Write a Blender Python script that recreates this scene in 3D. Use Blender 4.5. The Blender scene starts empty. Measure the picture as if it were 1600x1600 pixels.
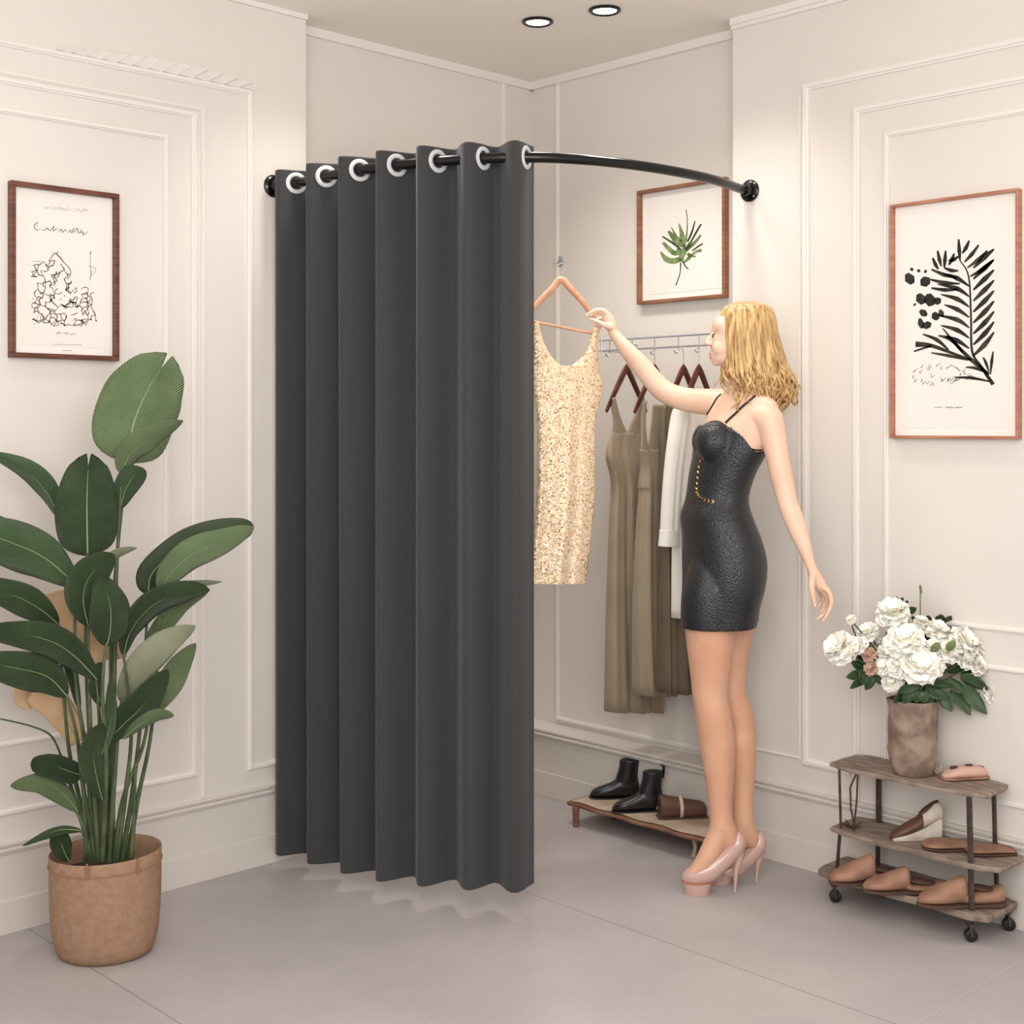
import bpy, bmesh, math, random
from mathutils import Vector, Matrix
from mathutils.bvhtree import BVHTree
random.seed(7)
SC = bpy.context.scene
COL = SC.collection
PI = math.pi
V = Vector
# ------------------------------------------------------------------ camera
F = 2086.0; HZ = 665.0; CAMZ = 1.398
CAM = V((3.610, -3.589, CAMZ))
FWD = V((-0.7196, 0.6944, 0)).normalized()
RGT = V((0.6944, 0.7196, 0)).normalized()
UP = V((0, 0, 1))
H = 2.739
cd = bpy.data.cameras.new('camera'); cam = bpy.data.objects.new('camera', cd); COL.objects.link(cam)
cam.location = CAM; cam.rotation_euler = (PI/2, 0, math.atan2(0.7196, 0.6944))
cd.sensor_width = 36; cd.lens = F/1600*36; cd.shift_y = -(800-HZ)/1600; cd.clip_start = 0.05
SC.camera = cam
# ------------------------------------------------------------------ world, lights, exposure
w = bpy.data.worlds.new('world'); SC.world = w; w.use_nodes = True
bg = w.node_tree.nodes['Background']; bg.inputs[0].default_value = (1.0, 0.985, 0.975, 1); bg.inputs[1].default_value = 0.88
def area(name, loc, target, size, power, col=(1, .975, .95)):
    l = bpy.data.lights.new(name, 'AREA'); l.energy = power; l.size = size; l.color = col
    o = bpy.data.objects.new(name, l); COL.objects.link(o); o.location = loc
    o.rotation_euler = (V(target)-V(loc)).to_track_quat('-Z', 'Y').to_euler()
    return o
area('overhead_fill', (2.3, -2.3, 2.68), (1.7, -1.7, 0), 2.0, 17)  # added overhead lamp for general fill, no fixture modelled
area('upward_fill', (3.1, -3.1, 1.9), (1.3, -1.3, 2.9), 1.6, 34)  # unseen lamp added to brighten the ceiling, not a real cove
area('camera_side_fill', (4.6, -3.2, 1.5), (0.8, -0.8, 1.9), 1.6, 8, (1, .985, .97))  # added out-of-view fill from the camera side, not a real window
def spot(name, x, y, power, angle=120, blend=.9, z=H-.03, tx=None, ty=None):
    l = bpy.data.lights.new(name, 'SPOT'); l.energy = power; l.spot_size = math.radians(angle); l.spot_blend = blend
    l.shadow_soft_size = 0.09; l.color = (1, .955, .90)
    o = bpy.data.objects.new(name, l); COL.objects.link(o); o.location = (x, y, z)
    t = V((x if tx is None else tx, y if ty is None else ty, 0.0)); o.rotation_euler = (t-o.location).to_track_quat('-Z', 'Y').to_euler()
SPOTS = [(0.44, -1.12, 21), (1.05, -0.44, 21), (0.5, -2.05, 5), (1.95, -0.50, 5), (0.5, -0.5, 15)]
SC.view_settings.view_transform = 'Standard'; SC.view_settings.look = 'None'
SC.view_settings.gamma = 1; SC.view_settings.exposure = 0.42
try: SC.view_settings.use_curve_mapping = False
except Exception: pass

# ------------------------------------------------------------------ placement helpers
def ray(px, py): return FWD + RGT*((px-800)/F) + UP*((HZ-py)/F)
def W(px, py, t): return CAM + ray(px, py)*t
def onz(px, py, z): return W(px, py, (z-CAMZ)/((HZ-py)/F))
def onx(px, py, X): r = ray(px, py); return CAM + r*((X-CAM.x)/r.x)
def ony(px, py, Y): r = ray(px, py); return CAM + r*((Y-CAM.y)/r.y)
# ------------------------------------------------------------------ materials
def s2l(c):
    return tuple(((v/255)/12.92 if v/255 <= .04045 else ((v/255+.055)/1.055)**2.4) for v in c)
def mat(name, rgb, rough=.6, metal=0, rgb2=None, scale=20, bump=0, bscale=60, tex='noise', detail=4, stretch=None, spec=.5, coat=0, sss=0, trans=0, sheen=0, lo=.4, hi=.62, coords='Object', ior=1.45):
    m = bpy.data.materials.new(name); m.use_nodes = True; nt = m.node_tree; N = nt.nodes; L = nt.links
    b = N['Principled BSDF']; c = s2l(rgb)
    b.inputs['Base Color'].default_value = (*c, 1); b.inputs['Roughness'].default_value = rough; b.inputs['Metallic'].default_value = metal
    b.inputs['Specular IOR Level'].default_value = spec; b.inputs['Coat Weight'].default_value = coat; b.inputs['IOR'].default_value = ior
    b.inputs['Transmission Weight'].default_value = trans
    if sheen: b.inputs['Sheen Weight'].default_value = sheen
    if sss: b.inputs['Subsurface Weight'].default_value = sss; b.inputs['Subsurface Radius'].default_value = (.02, .008, .004); b.inputs['Subsurface Scale'].default_value = .5
    tc = N.new('ShaderNodeTexCoord'); mp = N.new('ShaderNodeMapping'); L.new(tc.outputs[coords], mp.inputs[0])
    if stretch: mp.inputs['Scale'].default_value = stretch
    def T(sc):
        if tex == 'voronoi' : t = N.new('ShaderNodeTexVoronoi'); t.inputs['Scale'].default_value = sc
        else: t = N.new('ShaderNodeTexNoise'); t.inputs['Scale'].default_value = sc; t.inputs['Detail'].default_value = detail
        L.new(mp.outputs[0], t.inputs['Vector']); return t
    if rgb2 is not None:
        t = N.new('ShaderNodeTexNoise'); t.inputs['Scale'].default_value = scale; t.inputs['Detail'].default_value = detail; L.new(mp.outputs[0], t.inputs['Vector'])
        r = N.new('ShaderNodeValToRGB'); r.color_ramp.elements[0].position = lo; r.color_ramp.elements[1].position = hi
        r.color_ramp.elements[0].color = (*c, 1); r.color_ramp.elements[1].color = (*s2l(rgb2), 1)
        L.new(t.outputs[0], r.inputs[0]); L.new(r.outputs[0], b.inputs['Base Color'])
    if bump:
        t = T(bscale); bp = N.new('ShaderNodeBump'); bp.inputs['Strength'].default_value = bump; bp.inputs['Distance'].default_value = .003
        L.new(t.outputs[0], bp.inputs['Height']); L.new(bp.outputs[0], b.inputs['Normal'])
    return m
M = {}
M['wall'] = mat('wall_paint', (220, 213, 205), .55, rgb2=(217, 210, 202), scale=2, bump=.03, bscale=300)
M['trim'] = mat('trim_paint', (228, 222, 215), .4, bump=.02, bscale=200)
M['ceiling'] = mat('ceiling_paint', (238, 231, 224), .7, bump=.03, bscale=300)
M['base'] = mat('baseboard_paint', (212, 205, 197), .5, bump=.02, bscale=200)
M['curtain'] = mat('curtain_fabric', (60, 61, 62), .85, bump=.12, bscale=900, spec=.2, sheen=.15)
M['black'] = mat('black_gloss_metal', (14, 14, 15), .22, .3, bump=.01, bscale=400, spec=.6)
M['white_metal'] = mat('white_grommet_metal', (250, 250, 250), .3, 0, bump=.01, bscale=400)
M['steel'] = mat('polished_steel', (205, 208, 214), .25, .7, bump=.01, bscale=400)
M['walnut'] = mat('walnut_frame', (112, 66, 50), .4, rgb2=(84, 46, 34), scale=14, stretch=(1, 1, 8), bump=.05)
M['copper'] = mat('light_oak_frame', (176, 124, 98), .4, rgb2=(158, 106, 82), scale=14, stretch=(1, 1, 6), bump=.05)
M['oak2'] = mat('brown_oak_frame', (150, 104, 78), .4, rgb2=(128, 84, 60), scale=14, stretch=(1, 1, 6), bump=.05)
M['paper'] = mat('paper', (229, 222, 215), .8, bump=.02, bscale=500)
M['paper2'] = mat('mat_board', (236, 229, 222), .8, bump=.02, bscale=500)
M['ink'] = mat('ink_brown', (92, 68, 56), .8, rgb2=(60, 42, 34), scale=60)
M['ink_red'] = mat('ink_rust', (136, 82, 52), .8, rgb2=(110, 60, 40), scale=60)
M['inkblack'] = mat('ink_black', (30, 28, 24), .8, rgb2=(72, 68, 48), scale=25, lo=.5, hi=.75)
M['ink_grey'] = mat('ink_grey', (130, 122, 114), .8, rgb2=(150, 142, 132), scale=60)
M['art_green'] = mat('leaf_print_green', (74, 98, 46), .8, rgb2=(128, 146, 100), scale=22)
M['art_dark'] = mat('leaf_print_dark', (36, 42, 30), .8, rgb2=(56, 66, 40), scale=30)
M['skin'] = mat('skin', (236, 200, 176), .45, rgb2=(231, 192, 166), scale=9, bump=.02, bscale=250, sss=.12)
M['skin_leg'] = mat('shaded_leg_skin', (214, 166, 138), .38, rgb2=(205, 154, 124), scale=7, bump=.02, bscale=250, sss=.1)  # darker copy of skin: light falling on the legs put into the colour
M['sclera'] = mat('eye_white', (226, 214, 206), .2, bump=.01)
M['lips'] = mat('lip_skin', (214, 138, 128), .4, bump=.02)
M['eye'] = mat('eyelash_dark', (52, 38, 32), .5, bump=.01)
M['nail'] = mat('nail', (232, 192, 178), .2, bump=.01)
M['hair'] = mat('blonde_hair', (150, 106, 60), .42, rgb2=(232, 196, 136), scale=26, stretch=(4, 4, .5), bump=.5, bscale=60, lo=.32, hi=.68, detail=6)
M['leather'] = mat('black_croc_leather', (30, 32, 36), .32, bump=.5, bscale=220, tex='voronoi', spec=.6, stretch=(1, 1, .8))
M['leather_plain'] = mat('black_plain_leather', (26, 27, 30), .4, bump=.06, bscale=200)
M['gold'] = mat('gold_metal', (214, 176, 100), .25, .9, bump=.02)
M['pump'] = mat('nude_patent_leather', (196, 160, 148), .12, bump=.01, coat=.6)
M['pump_sole'] = mat('tan_shoe_sole', (176, 118, 88), .4, bump=.02)
M['hanger'] = mat('rosewood_hanger', (96, 44, 32), .35, rgb2=(70, 30, 24), scale=30, bump=.03)
M['hanger_pink'] = mat('pale_wood_hanger', (214, 164, 132), .4, rgb2=(196, 140, 108), scale=30, bump=.03)
M['olive'] = mat('olive_satin', (148, 132, 109), .5, rgb2=(140, 124, 101), scale=8, bump=.06, bscale=400, sheen=.2)
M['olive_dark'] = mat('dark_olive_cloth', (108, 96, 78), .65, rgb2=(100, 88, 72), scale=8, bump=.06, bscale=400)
M['shirt'] = mat('white_shirt_cloth', (232, 228, 220), .8, bump=.08, bscale=300)
M['jute'] = mat('jute_felt', (160, 129, 106), .92, rgb2=(150, 119, 96), scale=60, bump=.35, bscale=220, spec=.15)
M['jute_trim'] = mat('jute_seam', (152, 110, 80), .9, bump=.3, bscale=220)
M['soil'] = mat('soil', (44, 36, 30), .95, rgb2=(70, 58, 46), scale=50, bump=.8, bscale=70)
M['stem'] = mat('plant_stem', (78, 92, 58), .5, rgb2=(58, 70, 44), scale=20, bump=.05)
M['rib'] = mat('leaf_midrib', (134, 150, 104), .5, bump=.05)
M['dried'] = mat('dried_tan_leaf', (206, 172, 134), .75, rgb2=(190, 154, 116), scale=9, bump=.1)
M['shelfwood'] = mat('weathered_grey_wood', (150, 134, 122), .75, rgb2=(120, 104, 92), scale=9, stretch=(2, 8, 2), bump=.3, bscale=50)
M['benchtop'] = mat('pale_worn_bench_board', (196, 176, 156), .65, rgb2=(172, 150, 130), scale=10, bump=.2, bscale=60)
M['benchrail'] = mat('brown_worn_bench_wood', (126, 86, 68), .6, rgb2=(150, 112, 90), scale=12, bump=.2, bscale=60)
M['iron'] = mat('dark_iron', (62, 52, 48), .5, .4, rgb2=(80, 68, 60), scale=30, bump=.1)
M['rubber'] = mat('black_rubber', (24, 23, 23), .5, bump=.05)
M['tan'] = mat('tan_leather', (158, 120, 98), .65, rgb2=(136, 100, 80), scale=18, bump=.15, bscale=160)
M['brown'] = mat('brown_leather', (98, 68, 54), .5, rgb2=(80, 52, 42), scale=18, bump=.15, bscale=160)
M['brown_in'] = mat('dark_shoe_lining', (84, 60, 50), .8, bump=.1)
M['cream'] = mat('cream_leather', (206, 194, 178), .6, rgb2=(186, 172, 156), scale=22, bump=.15)
M['boot'] = mat('black_boot_leather', (26, 25, 26), .32, bump=.08, bscale=90, spec=.6)
M['vase'] = mat('mottled_stone_vase', (158, 138, 122), .75, rgb2=(118, 98, 86), scale=17, bump=.7, bscale=28)
M['petal'] = mat('white_petal', (253, 251, 244), .6, rgb2=(248, 243, 228), scale=30, bump=.05, sss=.05)
M['petal_pink'] = mat('dusty_pink_petal', (206, 168, 150), .65, bump=.05)
M['bleaf'] = mat('bouquet_leaf', (46, 68, 42), .45, rgb2=(68, 92, 56), scale=20, bump=.1)
M['bud'] = mat('green_bud', (112, 128, 76), .6, rgb2=(90, 108, 60), scale=30)
M['acrylic'] = mat('clear_acrylic', (240, 244, 246), .05, trans=.85)
M['bulb'] = mat('lamp_glow', (255, 250, 240), .5)
bb = M['bulb'].node_tree.nodes['Principled BSDF']; bb.inputs['Emission Color'].default_value = (1, .95, .88, 1); bb.inputs['Emission Strength'].default_value = 6
# leaf materials with side veins from UV
def leafmat(name, rgb, rgb2, rough=.42):
    m = mat(name, rgb, rough, rgb2=rgb2, scale=5, spec=.4); nt = m.node_tree; N = nt.nodes; L = nt.links; b = N['Principled BSDF']
    uv = N.new('ShaderNodeTexCoord'); wv = N.new('ShaderNodeTexWave'); wv.inputs['Scale'].default_value = 7; wv.inputs['Distortion'].default_value = 1.2
    wv.inputs['Detail'].default_value = 2; L.new(uv.outputs['UV'], wv.inputs['Vector'])
    bp = N.new('ShaderNodeBump'); bp.inputs['Strength'].default_value = .7; bp.inputs['Distance'].default_value = .005
    L.new(wv.outputs[0], bp.inputs['Height']); L.new(bp.outputs[0], b.inputs['Normal'])
    return m
M['leaf_dark'] = leafmat('leaf_dark', (50, 66, 42), (60, 78, 48))
M['leaf_mid'] = leafmat('leaf_mid', (66, 88, 58), (80, 102, 68))
M['leaf_light'] = leafmat('leaf_light', (104, 122, 84), (118, 136, 98), .55)
M['leaf_pale'] = leafmat('leaf_pale', (164, 168, 140), (142, 148, 118), .6)
# sequins
def sequin():
    m = mat('gold_sequins', (226, 186, 140), .38, .2); nt = m.node_tree; N = nt.nodes; L = nt.links; b = N['Principled BSDF']
    tc = N.new('ShaderNodeTexCoord'); v = N.new('ShaderNodeTexVoronoi'); v.inputs['Scale'].default_value = 230; L.new(tc.outputs['Object'], v.inputs['Vector'])
    sp = N.new('ShaderNodeSeparateColor'); L.new(v.outputs['Color'], sp.inputs[0])
    r = N.new('ShaderNodeValToRGB'); e = r.color_ramp.elements; e[0].position = 0; e[0].color = (*s2l((168, 122, 78)), 1); e[1].position = .16; e[1].color = (*s2l((232, 196, 150)), 1)
    a = e.new(.6); a.color = (*s2l((245, 218, 184)), 1); a = e.new(1); a.color = (*s2l((255, 240, 222)), 1)
    L.new(sp.outputs[0], r.inputs[0]); L.new(r.outputs[0], b.inputs['Base Color'])
    # random tilt of every sequin
    g = N.new('ShaderNodeNewGeometry'); sub = N.new('ShaderNodeVectorMath'); sub.operation = 'SUBTRACT'; L.new(v.outputs['Color'], sub.inputs[0]); sub.inputs[1].default_value = (.5, .5, .5)
    sc = N.new('ShaderNodeVectorMath'); sc.operation = 'SCALE'; sc.inputs['Scale'].default_value = .55; L.new(sub.outputs[0], sc.inputs[0])
    ad = N.new('ShaderNodeVectorMath'); ad.operation = 'ADD'; L.new(g.outputs['Normal'], ad.inputs[0]); L.new(sc.outputs[0], ad.inputs[1])
    nm = N.new('ShaderNodeVectorMath'); nm.operation = 'NORMALIZE'; L.new(ad.outputs[0], nm.inputs[0]); L.new(nm.outputs[0], b.inputs['Normal'])
    return m
M['sequin'] = sequin()
# floor: large format stone tiles, joints by world position
def floormat():
    m = mat('grey_stone_tile', (168, 161, 161), .5, rgb2=(176, 169, 168), scale=2.2, bump=.05, bscale=120, coords='Generated'); nt = m.node_tree; N = nt.nodes; L = nt.links; b = N['Principled BSDF']
    g = N.new('ShaderNodeNewGeometry'); sep = N.new('ShaderNodeSeparateXYZ'); L.new(g.outputs['Position'], sep.inputs[0])
    for nd in N:
        if nd.type == 'MAPPING':
            for l in list(nd.inputs[0].links): L.remove(l)
            L.new(g.outputs['Position'], nd.inputs[0])
    def line(out, off, period, wdt):
        a = N.new('ShaderNodeMath'); a.operation = 'ADD'; L.new(out, a.inputs[0]); a.inputs[1].default_value = -off + 10*period
        q = N.new('ShaderNodeMath'); q.operation = 'PINGPONG'; L.new(a.outputs[0], q.inputs[0]); q.inputs[1].default_value = period/2
        c = N.new('ShaderNodeMath'); c.operation = 'LESS_THAN'; L.new(q.outputs[0], c.inputs[0]); c.inputs[1].default_value = wdt; return c
    lx = line(sep.outputs[0], .82, 1.2, .0013); ly = line(sep.outputs[1], -.78, 1.2, .0012)
    sp = N.new('ShaderNodeTexNoise'); sp.inputs['Scale'].default_value = 160; L.new(g.outputs['Position'], sp.inputs['Vector'])
    rs = N.new('ShaderNodeMapRange'); rs.inputs[1].default_value = .3; rs.inputs[2].default_value = .7; rs.inputs[3].default_value = .93; rs.inputs[4].default_value = 1.07; L.new(sp.outputs[0], rs.inputs[0])
    base = b.inputs['Base Color'].links[0].from_socket
    mx0 = N.new('ShaderNodeVectorMath'); mx0.operation = 'SCALE'; L.new(base, mx0.inputs[0]); L.new(rs.outputs[0], mx0.inputs['Scale'])
    mx = N.new('ShaderNodeMixRGB'); L.new(lx.outputs[0], mx.inputs[0]); L.new(mx0.outputs[0], mx.inputs[1]); mx.inputs[2].default_value = (*s2l((186, 176, 172)), 1)
    my = N.new('ShaderNodeMixRGB'); L.new(ly.outputs[0], my.inputs[0]); L.new(mx.outputs[0], my.inputs[1]); my.inputs[2].default_value = (*s2l((116, 106, 104)), 1)
    L.new(my.outputs[0], b.inputs['Base Color'])
    return m
M['floor'] = floormat()

# ------------------------------------------------------------------ mesh building
ORG = {}
class MB:
    def __init__(s): s.v = []; s.f = []; s.mi = []; s.uv = {}
    def add(s, verts, faces, mi=0):
        o = len(s.v); s.v += [V(p) for p in verts]
        for f in faces: s.f.append([i+o for i in f]); s.mi.append(mi)
        return o
    def box(s, a, b, mi=0):
        x0, y0, z0 = a; x1, y1, z1 = b
        s.add([(x0,y0,z0),(x1,y0,z0),(x1,y1,z0),(x0,y1,z0),(x0,y0,z1),(x1,y0,z1),(x1,y1,z1),(x0,y1,z1)],
              [(0,3,2,1),(4,5,6,7),(0,1,5,4),(1,2,6,5),(2,3,7,6),(3,0,4,7)], mi)
    def obox(s, c, ax, ay, az, mi=0):
        c = V(c); P = [c+ax*i+ay*j+az*k for k in (-1,1) for j in (-1,1) for i in (-1,1)]
        s.add(P, [(0,2,3,1),(4,5,7,6),(0,1,5,4),(1,3,7,5),(3,2,6,7),(2,0,4,6)], mi)
    def loft(s, rings, cap=True, closed=True, mi=0):
        n = len(rings[0]); vs = [p for r in rings for p in r]; fs = []
        for i in range(len(rings)-1):
            for j in range(n if closed else n-1):
                k = (j+1) % n; fs.append((i*n+j, i*n+k, (i+1)*n+k, (i+1)*n+j))
        if cap:
            fs.append(tuple(range(n-1, -1, -1))); fs.append(tuple((len(rings)-1)*n+j for j in range(n)))
        s.add(vs, fs, mi)
    def tube(s, path, rad, n=10, mi=0, flat=1.0, up=None, cap=True, closed=False):
        path = [V(p) for p in path]; m = len(path)
        if not hasattr(rad, '__len__'): rad = [rad]*m
        T = [((path[min(i+1, m-1)]-path[max(i-1, 0)]) if not closed else (path[(i+1) % m]-path[i-1])).normalized() for i in range(m)]
        u = V(up) if up is not None else (V((0,0,1)) if abs(T[0].z) < .9 else V((1,0,0)))
        A = (u-T[0]*u.dot(T[0])).normalized(); rings = []
        for i in range(m):
            A = (A-T[i]*A.dot(T[i])).normalized(); B = T[i].cross(A)
            rings.append([path[i]+(A*math.cos(2*PI*j/n)+B*math.sin(2*PI*j/n)*flat)*rad[i] for j in range(n)])
        if closed: rings.append(rings[0]); cap = False
        s.loft(rings, cap, mi=mi)
    def ell(s, c, ax, ay, az, nu=16, nv=10, mi=0):
        c = V(c); vs = [c-az]; fs = []
        for i in range(1, nv):
            a = PI*i/nv-PI/2
            for j in range(nu):
                b = 2*PI*j/nu; vs.append(c+az*math.sin(a)+(ax*math.cos(b)+ay*math.sin(b))*math.cos(a))
        vs.append(c+az); t = len(vs)-1
        for j in range(nu):
            k = (j+1) % nu; fs.append((0, 1+k, 1+j)); fs.append((t, t-nu+j, t-nu+k))
            for i in range(nv-2): fs.append((1+i*nu+j, 1+i*nu+k, 1+(i+1)*nu+k, 1+(i+1)*nu+j))
        s.add(vs, fs, mi)
    def xf(s, m):
        s.v = [m @ p for p in s.v]; return s
    def mesh(s, name, org=V((0,0,0)), smooth=True, ang=40):
        me = bpy.data.meshes.new(name); me.from_pydata([p-org for p in s.v], [], s.f); me.validate(); me.update()
        if smooth:
            for p in me.polygons: p.use_smooth = True
            if ang: me.set_sharp_from_angle(angle=math.radians(ang))
        return me
    def build(s, name, mats, parent=None, smooth=True, ang=40, recalc=True, org=None):
        if org is None:
            if parent is not None: org = ORG[parent.name]
            else:
                xs = [p.x for p in s.v]; ys = [p.y for p in s.v]; zs = [p.z for p in s.v]
                org = V(((min(xs)+max(xs))/2, (min(ys)+max(ys))/2, min(zs)))
        me = s.mesh(name, org, smooth, ang)
        if s.mi and len(me.polygons) == len(s.mi):
            for p, i in zip(me.polygons, s.mi): p.material_index = i
        if recalc:
            b = bmesh.new(); b.from_mesh(me); bmesh.ops.recalc_face_normals(b, faces=b.faces); b.to_mesh(me); b.free()
        return link(name, me, mats, parent, org)
def link(name, me, mats, parent, org):
    if not isinstance(mats, (list, tuple)): mats = [mats]
    for m in mats: me.materials.append(M[m])
    o = bpy.data.objects.new(name, me); COL.objects.link(o)
    if parent is None: o.location = org
    else: o.parent = parent
    ORG[o.name] = V(org)
    return o
def thing(name, label, cat, loc, group=None):
    o = bpy.data.objects.new(name, None); COL.objects.link(o); o.location = loc; o.empty_display_size = .05
    ORG[o.name] = V(loc); return tag(o, label, cat, group)
def tag(o, label=None, cat=None, group=None, kind=None):
    if label: o['label'] = label
    if cat: o['category'] = cat
    if group: o['group'] = group
    if kind: o['kind'] = kind
    return o
def st(o): o['kind'] = 'structure'; return o
def mod(o, kind, **k):
    m = o.modifiers.new(kind.lower(), kind)
    for a, b in k.items(): setattr(m, a, b)
    return m
def remesh(mb, voxel, smooth=6, fac=.5):
    me = mb.mesh('tmp', smooth=False); b = bmesh.new(); b.from_mesh(me); bmesh.ops.recalc_face_normals(b, faces=b.faces); b.to_mesh(me); b.free()
    o = bpy.data.objects.new('tmp', me); COL.objects.link(o)
    mod(o, 'REMESH', mode='VOXEL', voxel_size=voxel, use_smooth_shade=True); mod(o, 'SMOOTH', factor=fac, iterations=smooth)
    bpy.context.view_layer.update(); dg = bpy.context.evaluated_depsgraph_get()
    r = bpy.data.meshes.new_from_object(o.evaluated_get(dg)); bpy.data.objects.remove(o); bpy.data.meshes.remove(me)
    for p in r.polygons: p.use_smooth = True
    return r
def shift(me, org):
    me.transform(Matrix.Translation(-org)); return me
def cr(P, n=6):
    """Catmull-Rom through a list of equal length tuples"""
    P = [tuple(p) for p in P]; out = []
    for i in range(len(P)-1):
        p0, p1, p2, p3 = P[max(i-1, 0)], P[i], P[i+1], P[min(i+2, len(P)-1)]
        for k in range(n):
            t = k/n; out.append(tuple(.5*(2*b+(c-a)*t+(2*a-5*b+4*c-d)*t*t+(-a+3*b-3*c+d)*t**3) for a, b, c, d in zip(p0, p1, p2, p3)))
    out.append(P[-1]); return out
def lerp(tab, x):
    """tab: rows sorted by first item"""
    if x <= tab[0][0]: return tab[0][1:]
    for a, b in zip(tab, tab[1:]):
        if x <= b[0]:
            t = (x-a[0])/(b[0]-a[0]); return tuple(p+(q-p)*t for p, q in zip(a[1:], b[1:]))
    return tab[-1][1:]

# ------------------------------------------------------------------ room
S = .10
YL = -1.042; XR = .942; FAR = 4.7
m = MB(); m.box((-.4, -FAR, 0), (0, YL, H)); m.box((-.4, YL, 0), (-S, .4, H)); st(m.build('wall_left', 'wall', smooth=False))
m = MB(); m.box((XR, 0, 0), (FAR, .4, H)); m.box((-S, S, 0), (XR, .4, H)); st(m.build('wall_right', 'wall', smooth=False))
m = MB(); m.box((-.4, -FAR, -.1), (FAR, .4, 0)); st(m.build('floor', 'floor', smooth=False))
m = MB(); m.box((-.4, -FAR, H), (FAR, .4, H+.1)); st(m.build('ceiling', 'ceiling', smooth=False))
# plinth / baseboards with stepped capping
def baseboard(side):
    m = MB()
    def bx(o0, o1, z0, z1, a0, a1):
        if side == 'left': m.box((o0, -a1, z0), (o1, -a0, z1))
        else: m.box((a0, -o1, z0), (a1, -o0, z1))
    bx(-S, .004, 0, .222, -S if side == 'left' else .004, FAR)
    bx(-.0, .008, 0, .092, .008, FAR)
    bx(-S, .012, .222, .230, -S if side == 'left' else .012, FAR)
    bx(-S, .020, .230, .238, -S if side == 'left' else .02, FAR)
    bx(-S, .012, .244, .252, -S if side == 'left' else .012, FAR)
    bx(-S, .006, .238, .244, -S if side == 'left' else .006, FAR)
    o = m.build('baseboard_'+side, 'base', smooth=False); mod(o, 'BEVEL', width=.0015, segments=2); return st(o)
baseboard('left'); baseboard('right')
# mouldings applied to the walls
TN = [0]
def trim(wall, polys, off=0, w=.013, p=.008, matn='trim'):
    w *= 1.1; p *= 1.35
    """polys: polylines of pixels measured on the wall, snapped to level / plumb"""
    m = MB()
    for poly in polys:
        pts = []
        for q in poly:
            if wall == 'L': a = onx(q[0], q[1], -off); pts.append([-a.y, a.z])
            else: a = ony(q[0], q[1], off); pts.append([a.x, a.z])
        for i in range(len(pts)-1):
            if i == 0 and len(pts) > 2:
                if abs(pts[1][0]-pts[0][0]) > abs(pts[1][1]-pts[0][1]): pts[0][1] = pts[1][1]
                else: pts[0][0] = pts[1][0]
                continue
            if abs(pts[i+1][0]-pts[i][0]) > abs(pts[i+1][1]-pts[i][1]): pts[i+1][1] = pts[i][1]
            else: pts[i+1][0] = pts[i][0]
        prof = [(-w*.5, -.002), (-w*.5, p*.5), (-w*.28, p*.6), (-w*.2, p), (w*.2, p), (w*.28, p*.6), (w*.5, p*.5), (w*.5, -.002)]
        n = len(pts); rings = []
        for i in range(n):
            ds = []
            for j, k in ((i-1, i), (i, i+1)):
                if j >= 0 and k < n:
                    dx, dy = pts[k][0]-pts[j][0], pts[k][1]-pts[j][1]; l = math.hypot(dx, dy); ds.append((-dy/l, dx/l))
            nn = ds[0] if len(ds) == 1 else (ds[0][0]+ds[1][0], ds[0][1]+ds[1][1])
            R_ = []
            for o_, pp in prof:
                u, z = pts[i][0]+nn[0]*o_, pts[i][1]+nn[1]*o_
                R_.append(V((-off+pp, -u, z)) if wall == 'L' else V((u, off-pp, z)))
            rings.append(R_)
        m.loft(rings)
    TN[0] += 1; o = m.build('trim_%d' % TN[0], matn, smooth=False); return st(o)
trim('L', [[(-200, 40), (390, 145), (390, 1199), (478, 1180)]], w=.016)
trim('L', [[(-200, 95), (317, 172), (317, 1244)]], w=.010, p=.006)
trim('L', [[(-200, 100), (303, 180), (303, 1209), (-200, 1320)]], w=.016)
trim('L', [[(-200, 150), (259, 215), (259, 1120), (-200, 1200)]], w=.013)
trim('R', [[(1800, 14), (1260, 136), (1260, 1190), (1330, 1206)]], w=.022, p=.010)
trim('R', [[(1250, 150), (1250, 1184), (1152, 1166)]], w=.008, p=.005)
trim('R', [[(1800, 84), (1339, 173), (1339, 1248)]], w=.020, p=.010)
trim('R', [[(1800, 160), (1386, 211), (1386, 962), (1800, 1020)]], w=.014)
trim('R', [[(1386, 1020), (1800, 1074)], [(1386, 1215), (1386, 1020)], [(1386, 1215), (1800, 1290)]], w=.014)
# recess panels
trim('R', [[(872, 122), (872, 1122), (1135, 1166)]], off=S, w=.016)
trim('L', [[(786, 121), (786, 1122), (480, 1180)]], off=S, w=.016)
# cornices
m = MB(); m.box((-S, S-.016, H-.03), (XR, S, H)); m.box((XR, -.018, H-.022), (FAR, 0, H)); m.box((XR, -.010, H-.035), (FAR, 0, H-.022)); st(m.build('trim_12', 'trim', smooth=False))
m = MB(); m.box((-S, YL, H-.03), (-S+.012, S, H)); m.box((0, -FAR, H-.016), (.012, YL, H)); st(m.build('trim_13', 'trim', smooth=False))
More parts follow.
